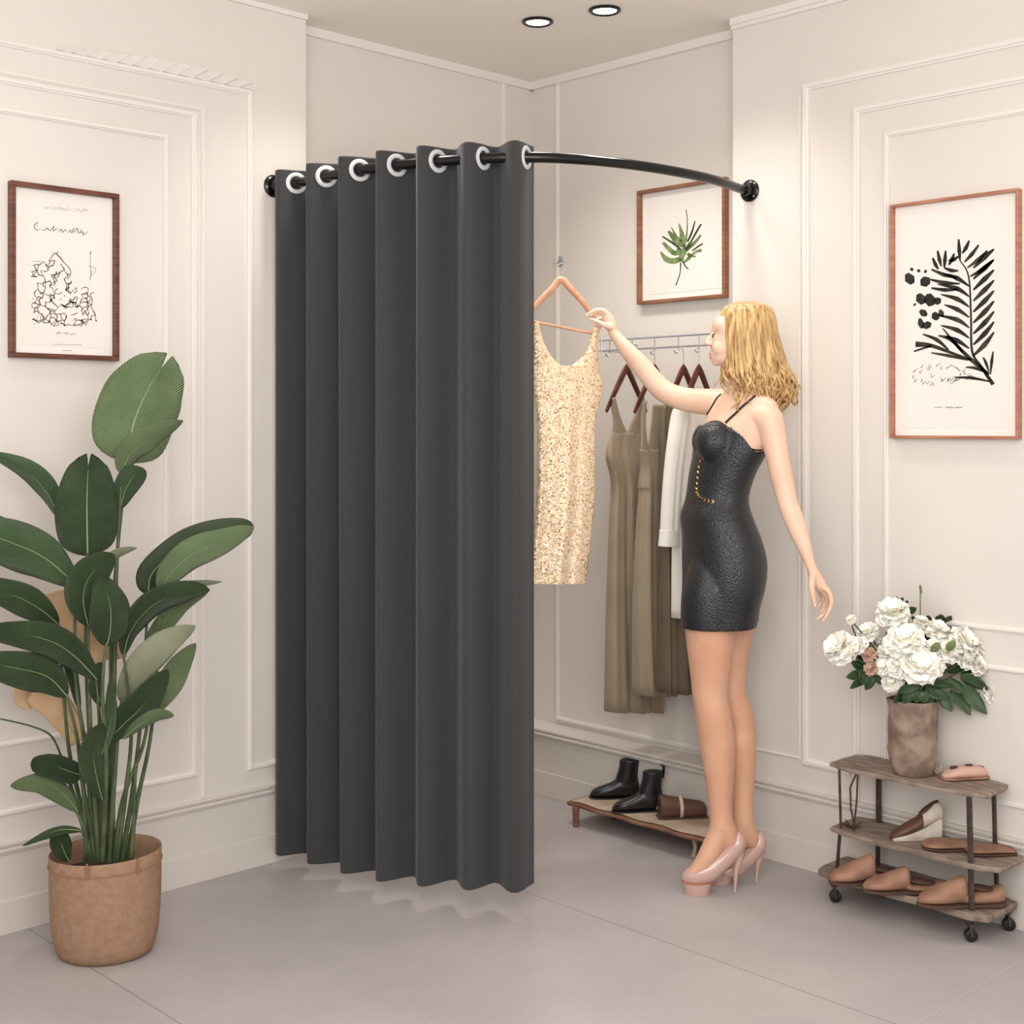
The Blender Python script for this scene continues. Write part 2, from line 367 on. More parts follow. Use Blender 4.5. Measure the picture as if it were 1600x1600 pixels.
# carved feather strip above the left panel
m = MB(); z0 = onx(388, 145, 0).z+.010
for i in range(13):
    pa = onx(85+i*24, 100, 0); a = -pa.y; hgt = .016+.004*min(i, 5) if i < 8 else .036-.004*(i-8)
    b = -onx(85+(i+1)*24, 100, 0).y; sk = -.05
    P = [(.0, -a, z0), (.0, -b, z0), (.0, -(b+sk), z0+hgt), (.0, -(a+sk), z0+hgt)]
    Q = [(.014, -a, z0), (.003, -b, z0), (.003, -(b+sk), z0+hgt), (.012, -(a+sk), z0+hgt)]
    m.add(P+Q, [(0,1,2,3),(7,6,5,4),(0,4,5,1),(1,5,6,2),(2,6,7,3),(3,7,4,0)])
st(m.build('trim_14', 'trim', smooth=False))

# ------------------------------------------------------------------ ceiling downlights
def downlight(x, y, power, label, r=.052):
    t = thing('ceiling_downlight', label, 'ceiling light', (x, y, H-.012))
    m = MB(); n = 40
    ring = lambda rr, z: [V((x+rr*math.cos(2*PI*i/n), y+rr*math.sin(2*PI*i/n), z)) for i in range(n)]
    m.loft([ring(r, H), ring(r, H-.006), ring(r*.86, H-.009), ring(r*.74, H-.004), ring(r*.74, H)], cap=False)
    m.build('rim', 'black', t)
    m = MB(); m.loft([ring(r*.73, H-.001), ring(r*.73, H-.004), ring(r*.4, H-.006)]); m.build('bulb', 'bulb', t)
    spot('downlight_beam', x, y, power)
pa = onz(840, 33, H); pb = onz(945, 15, H)
downlight(pa.x, pa.y, 9, 'round recessed ceiling downlight with dark rim, nearer to the room corner')
downlight(pb.x, pb.y, 9, 'round recessed ceiling downlight with dark rim, farther right of the two')
for x, y, pw in SPOTS: spot('wall_washer_beam', x, y, pw)

# ------------------------------------------------------------------ curved rod and curtain
ZR = 2.165
rod_px = [(463, 287.5), (510, 275), (562, 265.5), (620, 258), (684, 251.5), (755, 247), (822, 245.5), (900, 247.5), (1000, 258), (1080, 272.5), (1130, 284)]
pl = [onz(a, b, ZR) for a, b in rod_px]
fl = onx(427, 298, 0); fr = ony(1172, 293, 0)
p0 = V((0, fl.y, ZR)); p1 = V((fr.x, 0, ZR))
ctrl = [p0, V((.05, fl.y+.004, ZR))] + pl + [V((fr.x-.006, -.05, ZR)), p1]
rod = [V(p) for p in cr([tuple(p) for p in ctrl], 10)]
# smooth the rod
for it in range(60):
    rod = [rod[0]]+[(rod[i-1]+rod[i]*2+rod[i+1])/4 for i in range(1, len(rod)-1)]+[rod[-1]]
rt = thing('curtain_rod', 'curved black metal curtain rod fixed between the two walls', 'curtain rod', (rod[len(rod)//2].x, rod[len(rod)//2].y, ZR))
m = MB(); m.tube(rod, .0150, 16); m.build('pole', 'black', rt)
def flange(p, n):
    m = MB(); a = n.cross(UP).normalized(); k = 28
    R = lambda r, d: [p+n*d+(a*math.cos(2*PI*i/k)+UP*math.sin(2*PI*i/k))*r for i in range(k)]
    m.loft([R(.036, 0), R(.036, .004), R(.032, .008), R(.021, .010), R(.019, .034), R(.0135, .036)])
    f = m.build('flange', 'black', rt)
    for i in range(3):
        an = PI/2+i*2*PI/3+.3; c = p+n*.008+(a*math.cos(an)+UP*math.sin(an))*.028
        s = MB(); s.ell(c, a*.0035, UP*.0035, n*.002, 8, 6); s.build('screw', 'steel', f)
flange(p0, V((1, 0, 0))); flange(p1, V((0, -1, 0)))
# arc length table
al = [0]
for a, b in zip(rod, rod[1:]): al.append(al[-1]+(b-a).length)
def rod_at(s):
    s = max(0, min(al[-1]-1e-6, s))
    for i in range(len(al)-1):
        if al[i+1] >= s:
            t = (s-al[i])/(al[i+1]-al[i]); p = rod[i].lerp(rod[i+1], t); T = (rod[i+1]-rod[i]).normalized()
            N = T.cross(UP).normalized()          # outward from the corner
            if N.dot(CAM-p) < 0: N = -N
            return p, T, N
def s_of_px(x):
    best = None
    for i, p in enumerate(rod):
        d = p-CAM; q = 800+F*d.dot(RGT)/d.dot(FWD)
        if best is None or abs(q-x) < best[0]: best = (abs(q-x), al[i], i, q)
    i = best[2]; j = min(i+1, len(rod)-1); d = rod[j]-CAM; q2 = 800+F*d.dot(RGT)/d.dot(FWD)
    return al[i]+(x-best[3])/(q2-best[3]+1e-9)*(al[j]-al[i])
SA = [s_of_px(x) for x in (463, 510, 562, 620, 684, 755, 822)]
def phase_to_s(ph):      # ph in periods; ph = k at SA[k]
    k = math.floor(ph); k0 = max(0, min(len(SA)-2, k)); return SA[k0]+(ph-k0)*(SA[k0+1]-SA[k0])
AMP = .043
def cloth_pt(ph, z):
    s = phase_to_s(ph); p, T, N = rod_at(s)
    g = 1-.12*(ZR-z)/2.1
    d = -AMP*math.sin(2*PI*ph)*g
    d += .004*math.sin(2*PI*ph*.37+1.3)*(ZR-z)/2
    q = p+N*d
    lowz = .040+.036*max(0, min(1, (ph+.5)/5.5))
    q = V((q.x, q.y, z if z > .7 else lowz+(z-.07)*(.7-lowz)/.63))
    return q
ct = thing('curtain', 'charcoal grey grommet curtain hanging in deep folds from the curved rod', 'curtain', (rod_at(SA[3])[0].x, rod_at(SA[3])[0].y, .07))
ph0, ph1 = -.50, 6.20; NS = 260; zs = [2.205, 2.200, 2.19, 2.165, 2.14, 2.1, 2.0, 1.8, 1.5, 1.2, .9, .6, .4, .2, .1, .075, .07]
m = MB(); rings = []
for z in zs:
    rings.append([cloth_pt(ph0+(ph1-ph0)*i/NS, z) for i in range(NS+1)])
m.loft(rings, cap=False, closed=False)
fb = m.build('fabric', 'curtain', ct, ang=0, recalc=False); mod(fb, 'SOLIDIFY', thickness=.0025, offset=0)
for k in range(len(SA)):
    for dp in (0, .5):
        ph = k+dp-.5 if dp == .5 else k
        if ph < -.3 or ph > 6.1: continue
        c = cloth_pt(ph, ZR); t = (cloth_pt(ph+.01, ZR)-cloth_pt(ph-.01, ZR)).normalized(); n = t.cross(UP).normalized()
        g = MB(); q = 32
        for sg in (1, -1):
            R = lambda r, d: [c+n*d*sg+(t*math.cos(2*PI*i/q)+UP*math.sin(2*PI*i/q))*r for i in range(q)]
            g.loft([R(.0210, 0), R(.0210, .003), R(.0235, .0052), R(.030, .0052), R(.0335, .0030), R(.034, .0012)], cap=False)
        g.build('grommet', 'white_metal', ct)

# ------------------------------------------------------------------ pictures
def quadpts(wall, off, pxq): return [(onx if wall == 'L' else ony)(a, b, off) for a, b in pxq]
def picture(wall, off, cx, pxl, pxr, pyt, pyb, label, fm, fw, paper, dep=.022, inner=None):
    """frame rectangle from left/right pixels and the z of top/bottom read at pxl"""
    g = (onx if wall == 'L' else ony)
    sgn = 1 if wall == 'L' else -1
    a = g(pxl, pyt, off+sgn*dep); b = g(pxr, pyt, off+sgn*dep); zt = a.z; zb = g(pxl, pyb, off+sgn*dep).z
    if wall == 'L': u0, u1 = a.y, b.y
    else: u0, u1 = a.x, b.x
    def bx(m, ua, ub, z0, z1, d0, d1, mi=0):
        if wall == 'L': m.box((off+d0, min(ua, ub), z0), (off+d1, max(ua, ub), z1), mi)
        else: m.box((min(ua, ub), off-d1, z0), (max(ua, ub), off-d0, z1), mi)
    loc = V((off, (u0+u1)/2, zb)) if wall == 'L' else V(((u0+u1)/2, off, zb))
    t = thing('framed_picture', label, 'picture', loc)
    m = MB(); bx(m, u0, u1, zt-fw, zt, 0, dep); bx(m, u0, u1, zb, zb+fw, 0, dep); bx(m, u0, u0+fw, zb+fw, zt-fw, 0, dep); bx(m, u1-fw, u1, zb+fw, zt-fw, 0, dep)
    f = m.build('frame', fm, t, smooth=False); mod(f, 'BEVEL', width=.0015, segments=2)
    m = MB(); bx(m, u0+fw, u1-fw, zb+fw, zt-fw, 0, .006); m.build('mat_board', 'paper2', t, smooth=False)
    ii = .022; m = MB(); bx(m, u0+fw+ii, u1-fw-ii, zb+fw+ii, zt-fw-ii, .006, .0068); m.build('print_sheet', paper, t, smooth=False)
    return t
def strokes(wall, off, name, matn, parent, items):
    """flat printed brush strokes; items: (pixel points, widths px)"""
    g = (onx if wall == 'L' else ony); m = MB()
    for pts, wd in items:
        P = cr([(*p, ) for p in pts], 5) if len(pts) > 2 else pts
        n = len(P); 
        if not hasattr(wd, '__len__'): wd = [wd, wd]
        L_, R_ = [], []
        for i, p in enumerate(P):
            q = P[min(i+1, n-1)]; r = P[max(i-1, 0)]; dx, dy = q[0]-r[0], q[1]-r[1]; l = math.hypot(dx, dy) or 1
            ts = i/(n-1)*(len(wd)-1); k = min(int(ts), len(wd)-2); w_ = wd[k]+(wd[k+1]-wd[k])*(ts-k)
            nx, ny = -dy/l*w_/2, dx/l*w_/2
            L_.append(g(p[0]+nx, p[1]+ny, off)); R_.append(g(p[0]-nx, p[1]-ny, off))
        o = len(m.v); m.v += L_+R_
        for i in range(n-1): m.f.append([o+i, o+i+1, o+n+i+1, o+n+i]); m.mi.append(0)
    return m.build(name, matn, parent, smooth=False, recalc=False)
# left: line drawing poster
pt = picture('L', 0, 0, 17.5, 187, 281, 558, 'dark walnut framed poster of tangled ink lines on the left wall', 'walnut', .014, 'paper', .024)
OL = .0072
c5 = lambda X, Y: (X/5, 260+Y/5)
random.seed(11); it = []; itr = []
def roof(X): return 740 if X < 330 else (740-(X-330)*.6 if X < 430 else (680+(X-430)*1.35 if X < 560 else 860+(X-560)*.55))
nodes = []
for gy in range(690, 1250, 42):
    for gx in range(260, 760, 42):
        X = gx+random.uniform(-15, 15); Y = gy+random.uniform(-15, 15)
        if Y > roof(X)+5: nodes.append((X, Y))
for i, a in enumerate(nodes):
    for b in nodes[i+1:]:
        d = math.hypot(a[0]-b[0], a[1]-b[1])
        if d < 62 and random.random() < .5:
            mx, my = (a[0]+b[0])/2+random.uniform(-20, 20), (a[1]+b[1])/2+random.uniform(-20, 20)
            it.append(([c5(*a), c5(mx, my), c5(*b)], [.6, random.uniform(1.0, 1.9), .6]))
    if random.random() < .45: it.append(([c5(a[0]-4, a[1]-3), c5(a[0]+4, a[1]+3)], [1.6, 1.2]))
it += [([c5(707, 670), c5(707, 780), c5(712, 830), c5(702, 890)], [.6, .5, 1.2, .8]), ([c5(702, 675), c5(711, 672)], [2.4, 2.4]),
       ([c5(690, 778), c5(750, 800), c5(718, 850)], [.6, .6]), ([c5(255, 742), c5(330, 744)], [.4, .6]), ([c5(310, 1130), c5(290, 1190), c5(270, 1240)], [.6, .6]),
       ([c5(720, 1120), c5(740, 1160), c5(752, 1210)], [.7, .9]), ([c5(746, 1200), c5(756, 1210)], [2, 2])]
itr = [([c5(378, 745), c5(405, 705), c5(430, 678), c5(470, 712), c5(498, 748)], [.8, 1.4, 1.5, 1.8, 1.4]), ([c5(498, 748), c5(545, 800), c5(550, 850), c5(525, 885)], [1.2, 1.3, .8]), ([c5(440, 690), c5(454, 664)], [1.0, 1.6])]
strokes('L', OL, 'ink_drawing', 'ink', pt, it); strokes('L', OL, 'roof_line', 'ink_red', pt, itr)
def squig(X0, Y0, X1, Y1, amp, n, wd, seed):
    random.seed(seed); P = []
    out = []
    for i in range(n+1):
        f = i/n; P.append(c5(X0+(X1-X0)*f+random.uniform(-.3, .3)*(X1-X0)/n, Y0+(Y1-Y0)*f+(amp if i % 2 else -amp)*random.uniform(.3, 1.2)))
        if len(P) > 3 and random.random() < .35: out.append((P, [wd*.6, wd, wd*.6])); P = []
    if len(P) > 1: out.append((P, [wd*.6, wd]))
    return out
strokes('L', OL, 'script_line', 'ink_grey', pt, squig(345, 318, 680, 348, 14, 22, .75, 3))
hand = [([c5(297, 437), c5(272, 455), c5(268, 478), c5(285, 498), c5(305, 488)], [1.2, .9]), ([c5(284, 460), c5(295, 466)], [.8, .8]), ([c5(325, 490), c5(345, 500), c5(365, 482), c5(378, 490), c5(395, 500), c5(425, 462)], [.7, 1.2, .8]),
        ([c5(420, 470), c5(418, 505), c5(440, 488), c5(455, 492)], [1, .7]), ([c5(462, 515), c5(478, 490), c5(492, 515), c5(508, 494), c5(522, 510)], [.8, 1.1, .8]), ([c5(530, 518), c5(550, 498), c5(560, 518), c5(580, 480)], [.8, 1.2]),
        ([c5(575, 520), c5(605, 482), c5(612, 520), c5(640, 492)], [.8, 1.1, .7]), ([c5(625, 520), c5(648, 510), c5(650, 535), c5(688, 505)], [1, 1.3, .6])]
strokes('L', OL, 'script_title', 'ink', pt, hand)
strokes('L', OL, 'signature', 'ink_grey', pt, squig(435, 1300, 595, 1310, 8, 14, 1.0, 5)+[([c5(408, 1390), c5(640, 1393)], [.5, .5]), ([c5(490, 1438), c5(565, 1438)], [.7, .7])])
# recess: green leaf print
pm = picture('R', S, 0, 994.5, 1132, 298.5, 476, 'small oak framed green split leaf print above the clothes rail', 'oak2', .012, 'paper', .026)
OM = S-.0072
c6 = lambda X, Y: (960+X/6.667, 260+Y/6.667)
def c6l(*a): return [c6(*q) for q in a]
G = [(c6l((715, 850), (745, 760), (760, 600), (748, 450)), [5, 3, 1.6, 1.2]), (c6l((705, 840), (705, 720), (672, 595)), [10, 8, 1.5]), (c6l((700, 830), (640, 760), (560, 675)), [15, 12, 3]),
     (c6l((640, 720), (590, 630)), [4, 1]), (c6l((690, 900), (620, 900), (560, 850), (505, 793)), [6, 8, 7, 4]), (c6l((700, 960), (620, 985), (540, 965), (480, 888)), [7, 9, 9, 2]),
     (c6l((690, 990), (715, 900), (770, 830), (790, 790)), [7, 10, 6, 3]), (c6l((700, 880), (650, 860)), [8, 6]), (c6l((745, 870), (840, 790), (900, 712)), [6, 5, 2]),
     (c6l((760, 910), (800, 930), (850, 940)), [5, 5, 1.5]), (c6l((800, 930), (850, 890), (908, 872)), [3, 4, 5]), (c6l((725, 1000), (780, 950), (790, 925)), [3, 6, 3])]
D = [(c6l((760, 785), (805, 690), (840, 568)), [3, 3, 1.6]), (c6l((790, 800), (850, 690), (903, 600)), [2.5, 3, 2.5]), (c6l((690, 870), (610, 800), (500, 730)), [2, 3.5, 2.2]), (c6l((810, 880), (870, 835), (922, 803)), [2, 2.6, 2]),
     (c6l((712, 990), (740, 1040), (772, 1070)), [2.4, 2, 1.6]), (c6l((690, 1000), (683, 1110), (640, 1240)), [2, 1.3, 1.8])]
strokes('R', OM, 'leaf_print', 'art_green', pm, G); strokes('R', OM-.0002, 'leaf_vein_print', 'art_dark', pm, D)
# right: black fern print
pr = picture('R', 0, 0, 1390, 1591, 320, 685, 'tall copper framed black fern print on the right wall', 'copper', .009, 'paper', .024)
OR = -.0072
c2 = lambda X, Y: (1140+X/2.222, Y/2.222)
def c2l(*a): return [c2(*q) for q in a]
B = [(c2l((915, 1335), (875, 1275), (842, 1220), (838, 1100), (830, 960), (800, 905)), [5, 3.5, 3, 2.5, 2, 1.5])]
for i, y in enumerate(range(1235, 900, -38)):
    B.append((c2l((846, y), (885, y-38), (918, y-82+i*2)), [2, 6.5, 2]))
for i, y in enumerate(range(1210, 960, -36)):
    B.append((c2l((832, y), (790, y-28), (745-(i % 3)*12, y-44)), [1.6, 6, 1.2]))
for a, b in (((800, 905), (795, 830)), ((808, 880), (832, 835)), ((815, 910), (865, 850)), ((825, 930), (895, 870)), ((835, 960), (915, 905)), ((760, 920), (780, 880)), ((745, 930), (750, 870)), ((735, 925), (722, 870)), ((725, 935), (705, 895)), ((795, 940), (745, 930)), ((790, 965), (700, 935)), ((800, 985), (695, 970)), ((795, 1005), (700, 1000)), ((760, 905), (795, 890))):
    mx = ((a[0]+b[0])/2, (a[1]+b[1])/2+4); B.append((c2l(a, mx, b), [1.5, 5, 2]))
for a, b in (((905, 1300), (915, 1220)), ((900, 1290), (880, 1240)), ((880, 1290), (820, 1275)), ((905, 1325), (780, 1310))): B.append((c2l(a, ((a[0]+b[0])/2, (a[1]+b[1])/2-5), b), [1.5, 4, 1.5]))
B += [(c2l((900, 1300), (840, 1250), (790, 1200), (740, 1140)), [4, 5, 4, 1.5]), (c2l((840, 1250), (770, 1225), (700, 1200), (645, 1195)), [2, 3.5, 5, 7]), (c2l((700, 1200), (640, 1220)), [3, 2]), (c2l((760, 1215), (720, 1180), (670, 1160)), [2, 5, 1.5]), (c2l((810, 1225), (770, 1180), (725, 1165)), [2, 5, 2]), (c2l((830, 1250), (760, 1235), (700, 1225)), [2, 4, 1.5])]
blob = [((615, 950), (635, 985), 13), ((635, 930), (630, 940), 5), ((658, 935), (655, 945), 5), ((668, 965), (690, 990), 15), ((676, 940), (684, 945), 5), ((655, 1020), (672, 1055), 13), ((690, 1020), (700, 1062), 15), ((715, 1035), (728, 1055), 11), ((640, 1055), (645, 1060), 5), ((660, 1078), (685, 1095), 9), ((708, 1085), (722, 1110), 11), ((730, 1075), (740, 1100), 7), ((660, 1105), (668, 1140), 8), ((680, 1118), (690, 1140), 13)]
for a, b, wd in blob: B.append((c2l(a, ((a[0]+b[0])/2, (a[1]+b[1])/2), b), [wd*.35, wd, wd*.4]))
B = [(p_, [q_*1.28 for q_ in w_]) for p_, w_ in B]
strokes('R', OR, 'fern_print', 'inkblack', pr, B)
random.seed(5); Gq = []
for i in range(34):
    X = random.uniform(640, 840); Y = 1300+random.uniform(-50, 40)*(1-abs(X-720)/160)
    Gq.append((c2l((X, Y), (X+random.uniform(-12, 12), Y+8), (X+random.uniform(-14, 14), Y-6)), [.6, 1.1, .6]))
strokes('R', OR, 'grass_print', 'ink_grey', pr, Gq)
Gq = [(c2l((710, 1414), (740, 1414)), [1, 1]), (c2l((750, 1414), (778, 1415)), [1.6, 1.6]), (c2l((782, 1415), (808, 1414)), [1.6, 1.6])]
strokes('R', OR, 'caption_print', 'ink_grey', pr, Gq)
# ------------------------------------------------------------------ garments
def garment(m, rows, t_of, half_depth, fold=0, nf=5, seed=1, n=56, sag=.0):
    """rows (py, xl, xr); t_of(px, py) -> centre point in the garment's plane; half_depth thickness direction vector length"""
    random.seed(seed); ph = [random.uniform(0, 6.28) for _ in range(3)]
    rows = cr(rows, 5); rings = []
    y0, y1 = rows[0][0], rows[-1][0]
    for py, xl, xr in rows:
        f = (py-y0)/(y1-y0); R_ = []
        for j in range(n):
            a = 2*PI*j/n; cx = (xl+xr)/2; h = (xr-xl)/2
            u = math.cos(a); q = abs(math.sin(a))**.6*(1 if math.sin(a) >= 0 else -1)
            wv = fold*(f**.6)*(math.sin(nf*u*1.7+ph[0])*.6+math.sin(nf*u*3.1+ph[1])*.4)
            dd = half_depth(f)*q + wv*(abs(math.sin(a))**.4)*(1 if True else 0)
            p, nrm = t_of(cx+h*u, py+sag*math.sin(nf*u*1.7+ph[0])*f)
            R_.append(p+nrm*dd)
        rings.append(R_)
    m.loft(rings)
def strap(m, pts, t_of, wpx, dd, scale):
    P = cr(pts, 5); path = []; n0 = None
    for x, y in P: p, nr = t_of(x, y); path.append(p); n0 = nr
    m.tube(path, [wpx*scale/2]*len(path), 10, flat=dd, up=None)
# sequin dress, held up on its hanger
T0 = 4.27
def tseq(x, y): return W(x, y, T0+(x-885)*.0006), -FWD
m = MB()
garment(m, [(572, 842, 926), (584, 838, 937), (607, 833, 942.5), (650, 838, 932), (700, 839, 930), (772, 838, 930), (840, 832, 924), (910, 824, 915)], tseq, lambda f: .030+.02*f, fold=.010, nf=4, seed=4)
def sheet(m, outline, t_of, th):
    """flat cloth piece from a pixel outline of left / right rails with a thickness"""
    rings = []
    for (ax, ay), (bx_, by_) in outline:
        R_ = []
        for j in range(16):
            a = 2*PI*j/16; u = (1+math.cos(a))/2; p, nr = t_of(ax+(bx_-ax)*u, ay+(by_-ay)*u); R_.append(p+nr*th*math.sin(a))
        rings.append(R_)
    m.loft(rings)
def sh(pairs): return [((a, b), (c, d)) for a, b, c, d in cr(pairs, 5)]
sheet(m, sh([(924, 514, 938, 510), (922, 530, 935, 528), (915, 548, 934, 550), (900, 566, 938, 578), (884, 576, 940, 596)]), tseq, .020)
sheet(m, sh([(832, 504, 842, 503), (832, 520, 846, 522), (830, 540, 856, 548), (831, 560, 872, 568), (832, 590, 886, 576)]), tseq, .020)
o = m.build('sequin_dress', 'sequin'); tag(o, 'short gold sequin dress on a pale wooden hanger beside the grey curtain', 'dress')
loc = W(877, 440, T0)
t = thing('clothes_hanger', 'pale pinkish wooden hanger held in the woman\'s raised hand', 'clothes hanger', loc)
hp = [(827, 490), (840, 474), (862, 452), (877, 437), (892, 452), (912, 474), (930, 500)]
m = MB(); P = [W(x, y, T0+(x-885)*.0006) for x, y in cr(hp, 5)]; m.tube(P, [.0075+.004*math.sin(PI*i/(len(P)-1)) for i in range(len(P))], 10, flat=.6); m.build('arms', 'hanger_pink', t)
m = MB(); m.tube([W(828, 490, T0), W(829, 500, T0), W(836, 503, T0), W(885, 513, T0), W(930, 522, T0+.027), W(933, 516, T0+.027), W(930, 500, T0+.027)], .0045, 8); m.build('trouser_bar', 'hanger_pink', t)
m = MB(); m.tube([W(877+x, y, T0) for x, y in cr([(0, 438), (0, 430), (2, 426), (5, 421), (4, 414), (-1, 411), (-5, 415)], 5)], .0017, 8); m.build('hook', 'steel', t)
# small clear hook on the wall strip above
p = ony(875, 409, S)
t = thing('wall_hook', 'small clear plastic hook stuck on the white wall above the sequin dress hanger', 'hook', p)
m = MB(); R = lambda r, d: [p+V((r*math.cos(2*PI*i/24), -d, r*1.25*math.sin(2*PI*i/24))) for i in range(24)]
m.loft([R(.017, 0), R(.017, .003), R(.014, .0055), R(.004, .006)]); m.build('plate', 'acrylic', t)
m = MB(); m.tube([p+V((0, -.005, .006)), p+V((0, -.018, -.008)), p+V((0, -.028, -.008)), p+V((0, -.032, .004))], .003, 8); m.build('peg', 'acrylic', t)

# clothes rail on the recess wall
YRL = -.085
def prl(x, y): return ony(x, y, YRL)
a0 = prl(937, 533); a1 = prl(1116, 520)
t = thing('clothes_rail', 'chrome double wire clothes rail mounted on the wall under the small leaf print', 'clothes rail', V(((a0.x+a1.x)/2, YRL, a0.z)))
zt_ = (a0.z+a1.z)/2; zl = zt_-.036; XA = a0.x; XB = .932
for z, nm in ((zt_, 'upper_bar'), (zl, 'lower_bar')):
    m = MB(); m.tube([V((XA, YRL, z)), V((XB, YRL, z))], .0042, 10); m.build(nm, 'steel', t)
for x in (XA+.01, XB-.01):
    m = MB(); m.tube([V((x, YRL, zl-.006)), V((x, YRL, zt_+.006))], .005, 10); m.tube([V((x, YRL, zl)), V((x, S, zl))], .005, 10); m.box((x-.012, S-.004, zl-.03), (x+.012, S, zl+.03)); m.build('bracket', 'steel', t)
HX = [prl(q, 545).x for q in (953, 988, 1023, 1060, 1092)]
for x in HX:
    m = MB(); m.tube([V((x, YRL, zt_)), V((x, YRL, zl-.012))]+[V((x, YRL-.011+.011*math.cos(a), zl-.012-.011*math.sin(a))) for a in (.5, 1.1, 1.7, 2.4, 3.0)], .0028, 8); m.build('rail_hook', 'steel', t)
# dark wooden hangers with clothes; plane of each hanger is square to the wall
def whanger(px, label, pyt=572, wid=.105, drop=.155, wire=545):
    c = prl(px, pyt); t = thing('wooden_hanger', label, 'clothes hanger', c, 'dark wooden hangers on the chrome rail')
    m = MB(); P = []
    for i in range(25):
        u = -1+i/12; P.append(V((c.x, YRL+u*wid, c.z-drop*(abs(u)**1.05)-.004)))
    m.tube(P, [.007+.0055*math.sin(PI*i/24)**.7 for i in range(25)], 10, flat=.55, up=V((0, 0, 1))); m.build('arms', 'hanger', t)
    m = MB(); zz = zl-.02; m.tube([c, V((c.x, YRL, zz)), V((c.x, YRL-.006, zz+.012)), V((c.x, YRL-.012, zz+.008))], .0016, 8); m.build('hook', 'steel', t)
    return c.x
xa = whanger(979, 'dark wooden hanger with the left olive dress')
xb = whanger(1023, 'dark wooden hanger second from left, half hidden behind the raised forearm')
xc = whanger(1068, 'dark wooden hanger just above the woman\'s forearm, third from left', wid=.095)
xd = whanger(1092, 'dark wooden hanger closest to the woman\'s face', wid=.095)
def plane(X):
    def f(x, y):
        q = onx(x, y, X); q.y = min(q.y, .088); return q, V((1, 0, 0))
    return f
def dress(X, rows, shl, label, matn, cat='dress', name='long_dress', hd=(.022, .040), fold=.022, nf=5, seed=1, extra=None, group=None):
    m = MB(); garment(m, rows, plane(X), lambda f: .008+(hd[0]-.008)*min(1, f/.12)+(hd[1]-hd[0])*f, fold=fold, nf=nf, seed=seed, n=72)
    for s_ in shl: sheet(m, sh(s_), plane(X), .008)
    o = m.build(name, matn, ang=0); tag(o, label, cat, group); return o
dress(xa, [(676, 957, 1001), (711, 948, 1004), (755, 957, 1004), (825, 954, 1008), (965, 950, 1016), (1112, 948, 1032)],
      [[(954, 622, 961, 620), (956, 640, 968, 648), (958, 656, 976, 668), (956, 682, 984, 684)], [(1000, 619, 1007, 622), (994, 644, 1004, 646), (985, 664, 1002, 668), (976, 684, 1002, 684)]],
      'long olive satin V neck dress hanging leftmost on the rail', 'olive', seed=3)
dress(xb, [(702, 1000, 1042), (730, 1003, 1044), (760, 1001, 1046), (772, 1002, 1046), (830, 998, 1050), (965, 994, 1054), (1086, 996, 1050)],
      [[(1004, 628, 1010, 626), (1002, 655, 1008, 658), (1002, 680, 1011, 690), (1001, 706, 1020, 708)], [(1020, 632, 1046, 634), (1017, 660, 1044, 664), (1013, 690, 1043, 692), (1008, 708, 1042, 708)]],
      'long olive satin dress with gathered waist, overlapping the left dress', 'olive', seed=8)
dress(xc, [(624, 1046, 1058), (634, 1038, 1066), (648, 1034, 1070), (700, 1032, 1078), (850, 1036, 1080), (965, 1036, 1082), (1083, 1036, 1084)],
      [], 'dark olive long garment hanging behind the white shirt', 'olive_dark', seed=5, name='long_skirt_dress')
# white shirt with a hanging sleeve and cuff
t = thing('white_shirt', 'long white shirt hanging on the rail right behind the woman in black', 'shirt', onx(1070, 965, xd))
m = MB(); garment(m, [(628, 1082, 1096), (636, 1070, 1104), (650, 1062, 1112), (700, 1058, 1118), (850, 1055, 1118), (966, 1055, 1118)], plane(xd), lambda f: .006+.016*min(1, f/.1)+.02*f, fold=.01, nf=4, seed=2, n=64)
m.build('body', 'shirt', t, ang=0)
m = MB(); garment(m, [(634, 1062, 1076), (642, 1055, 1074), (664, 1050, 1072), (720, 1043, 1064), (780, 1038, 1058), (822, 1036, 1056), (830, 1036, 1055)], plane(xd+.012), lambda f: .024, fold=.004, nf=3, seed=6, n=40); sl = m.build('sleeve', 'shirt', t, ang=0)
m = MB(); garment(m, [(828, 1035.5, 1055.5), (840, 1034.5, 1055.5), (854, 1033, 1056)], plane(xd+.012), lambda f: .026, n=32); m.build('cuff', 'shirt', sl, ang=0)

# ------------------------------------------------------------------ the woman
PXM = 4.05/F
def rng(cx, py, t, a, b, yaw, n=32, pw=1.0):
    y = math.radians(yaw); c = W(cx, py, t); f = -RGT*math.cos(y)-FWD*math.sin(y); l = RGT*math.sin(y)-FWD*math.cos(y)
    return [c+f*(a*math.copysign(abs(math.cos(q))**pw, math.cos(q)))+l*(b*math.copysign(abs(math.sin(q))**pw, math.sin(q))) for q in [2*PI*i/n for i in range(n)]]
TS = 4.05
tors = [ # py, cx, t, a, b, yaw
 (600, 1158, TS, .040, .045, 22), (613, 1159, TS, .048, .085, 25), (624, 1160, TS, .058, .140, 27), (640, 1160, TS, .070, .162, 27), (662, 1156, TS, .082, .150, 27), (684, 1150, TS, .090, .138, 27), (706, 1141, TS, .090, .132, 27),
 (740, 1128, TS, .083, .116, 27), (779, 1120, TS, .082, .106, 26), (807, 1119, TS, .096, .130, 20), (842, 1127, TS, .108, .150, 15), (877, 1131.5, TS, .117, .160, 12), (912, 1130.5, TS, .115, .160, 10), (947, 1125, TS, .109, .150, 10), (978, 1122, TS, .105, .142, 10)]
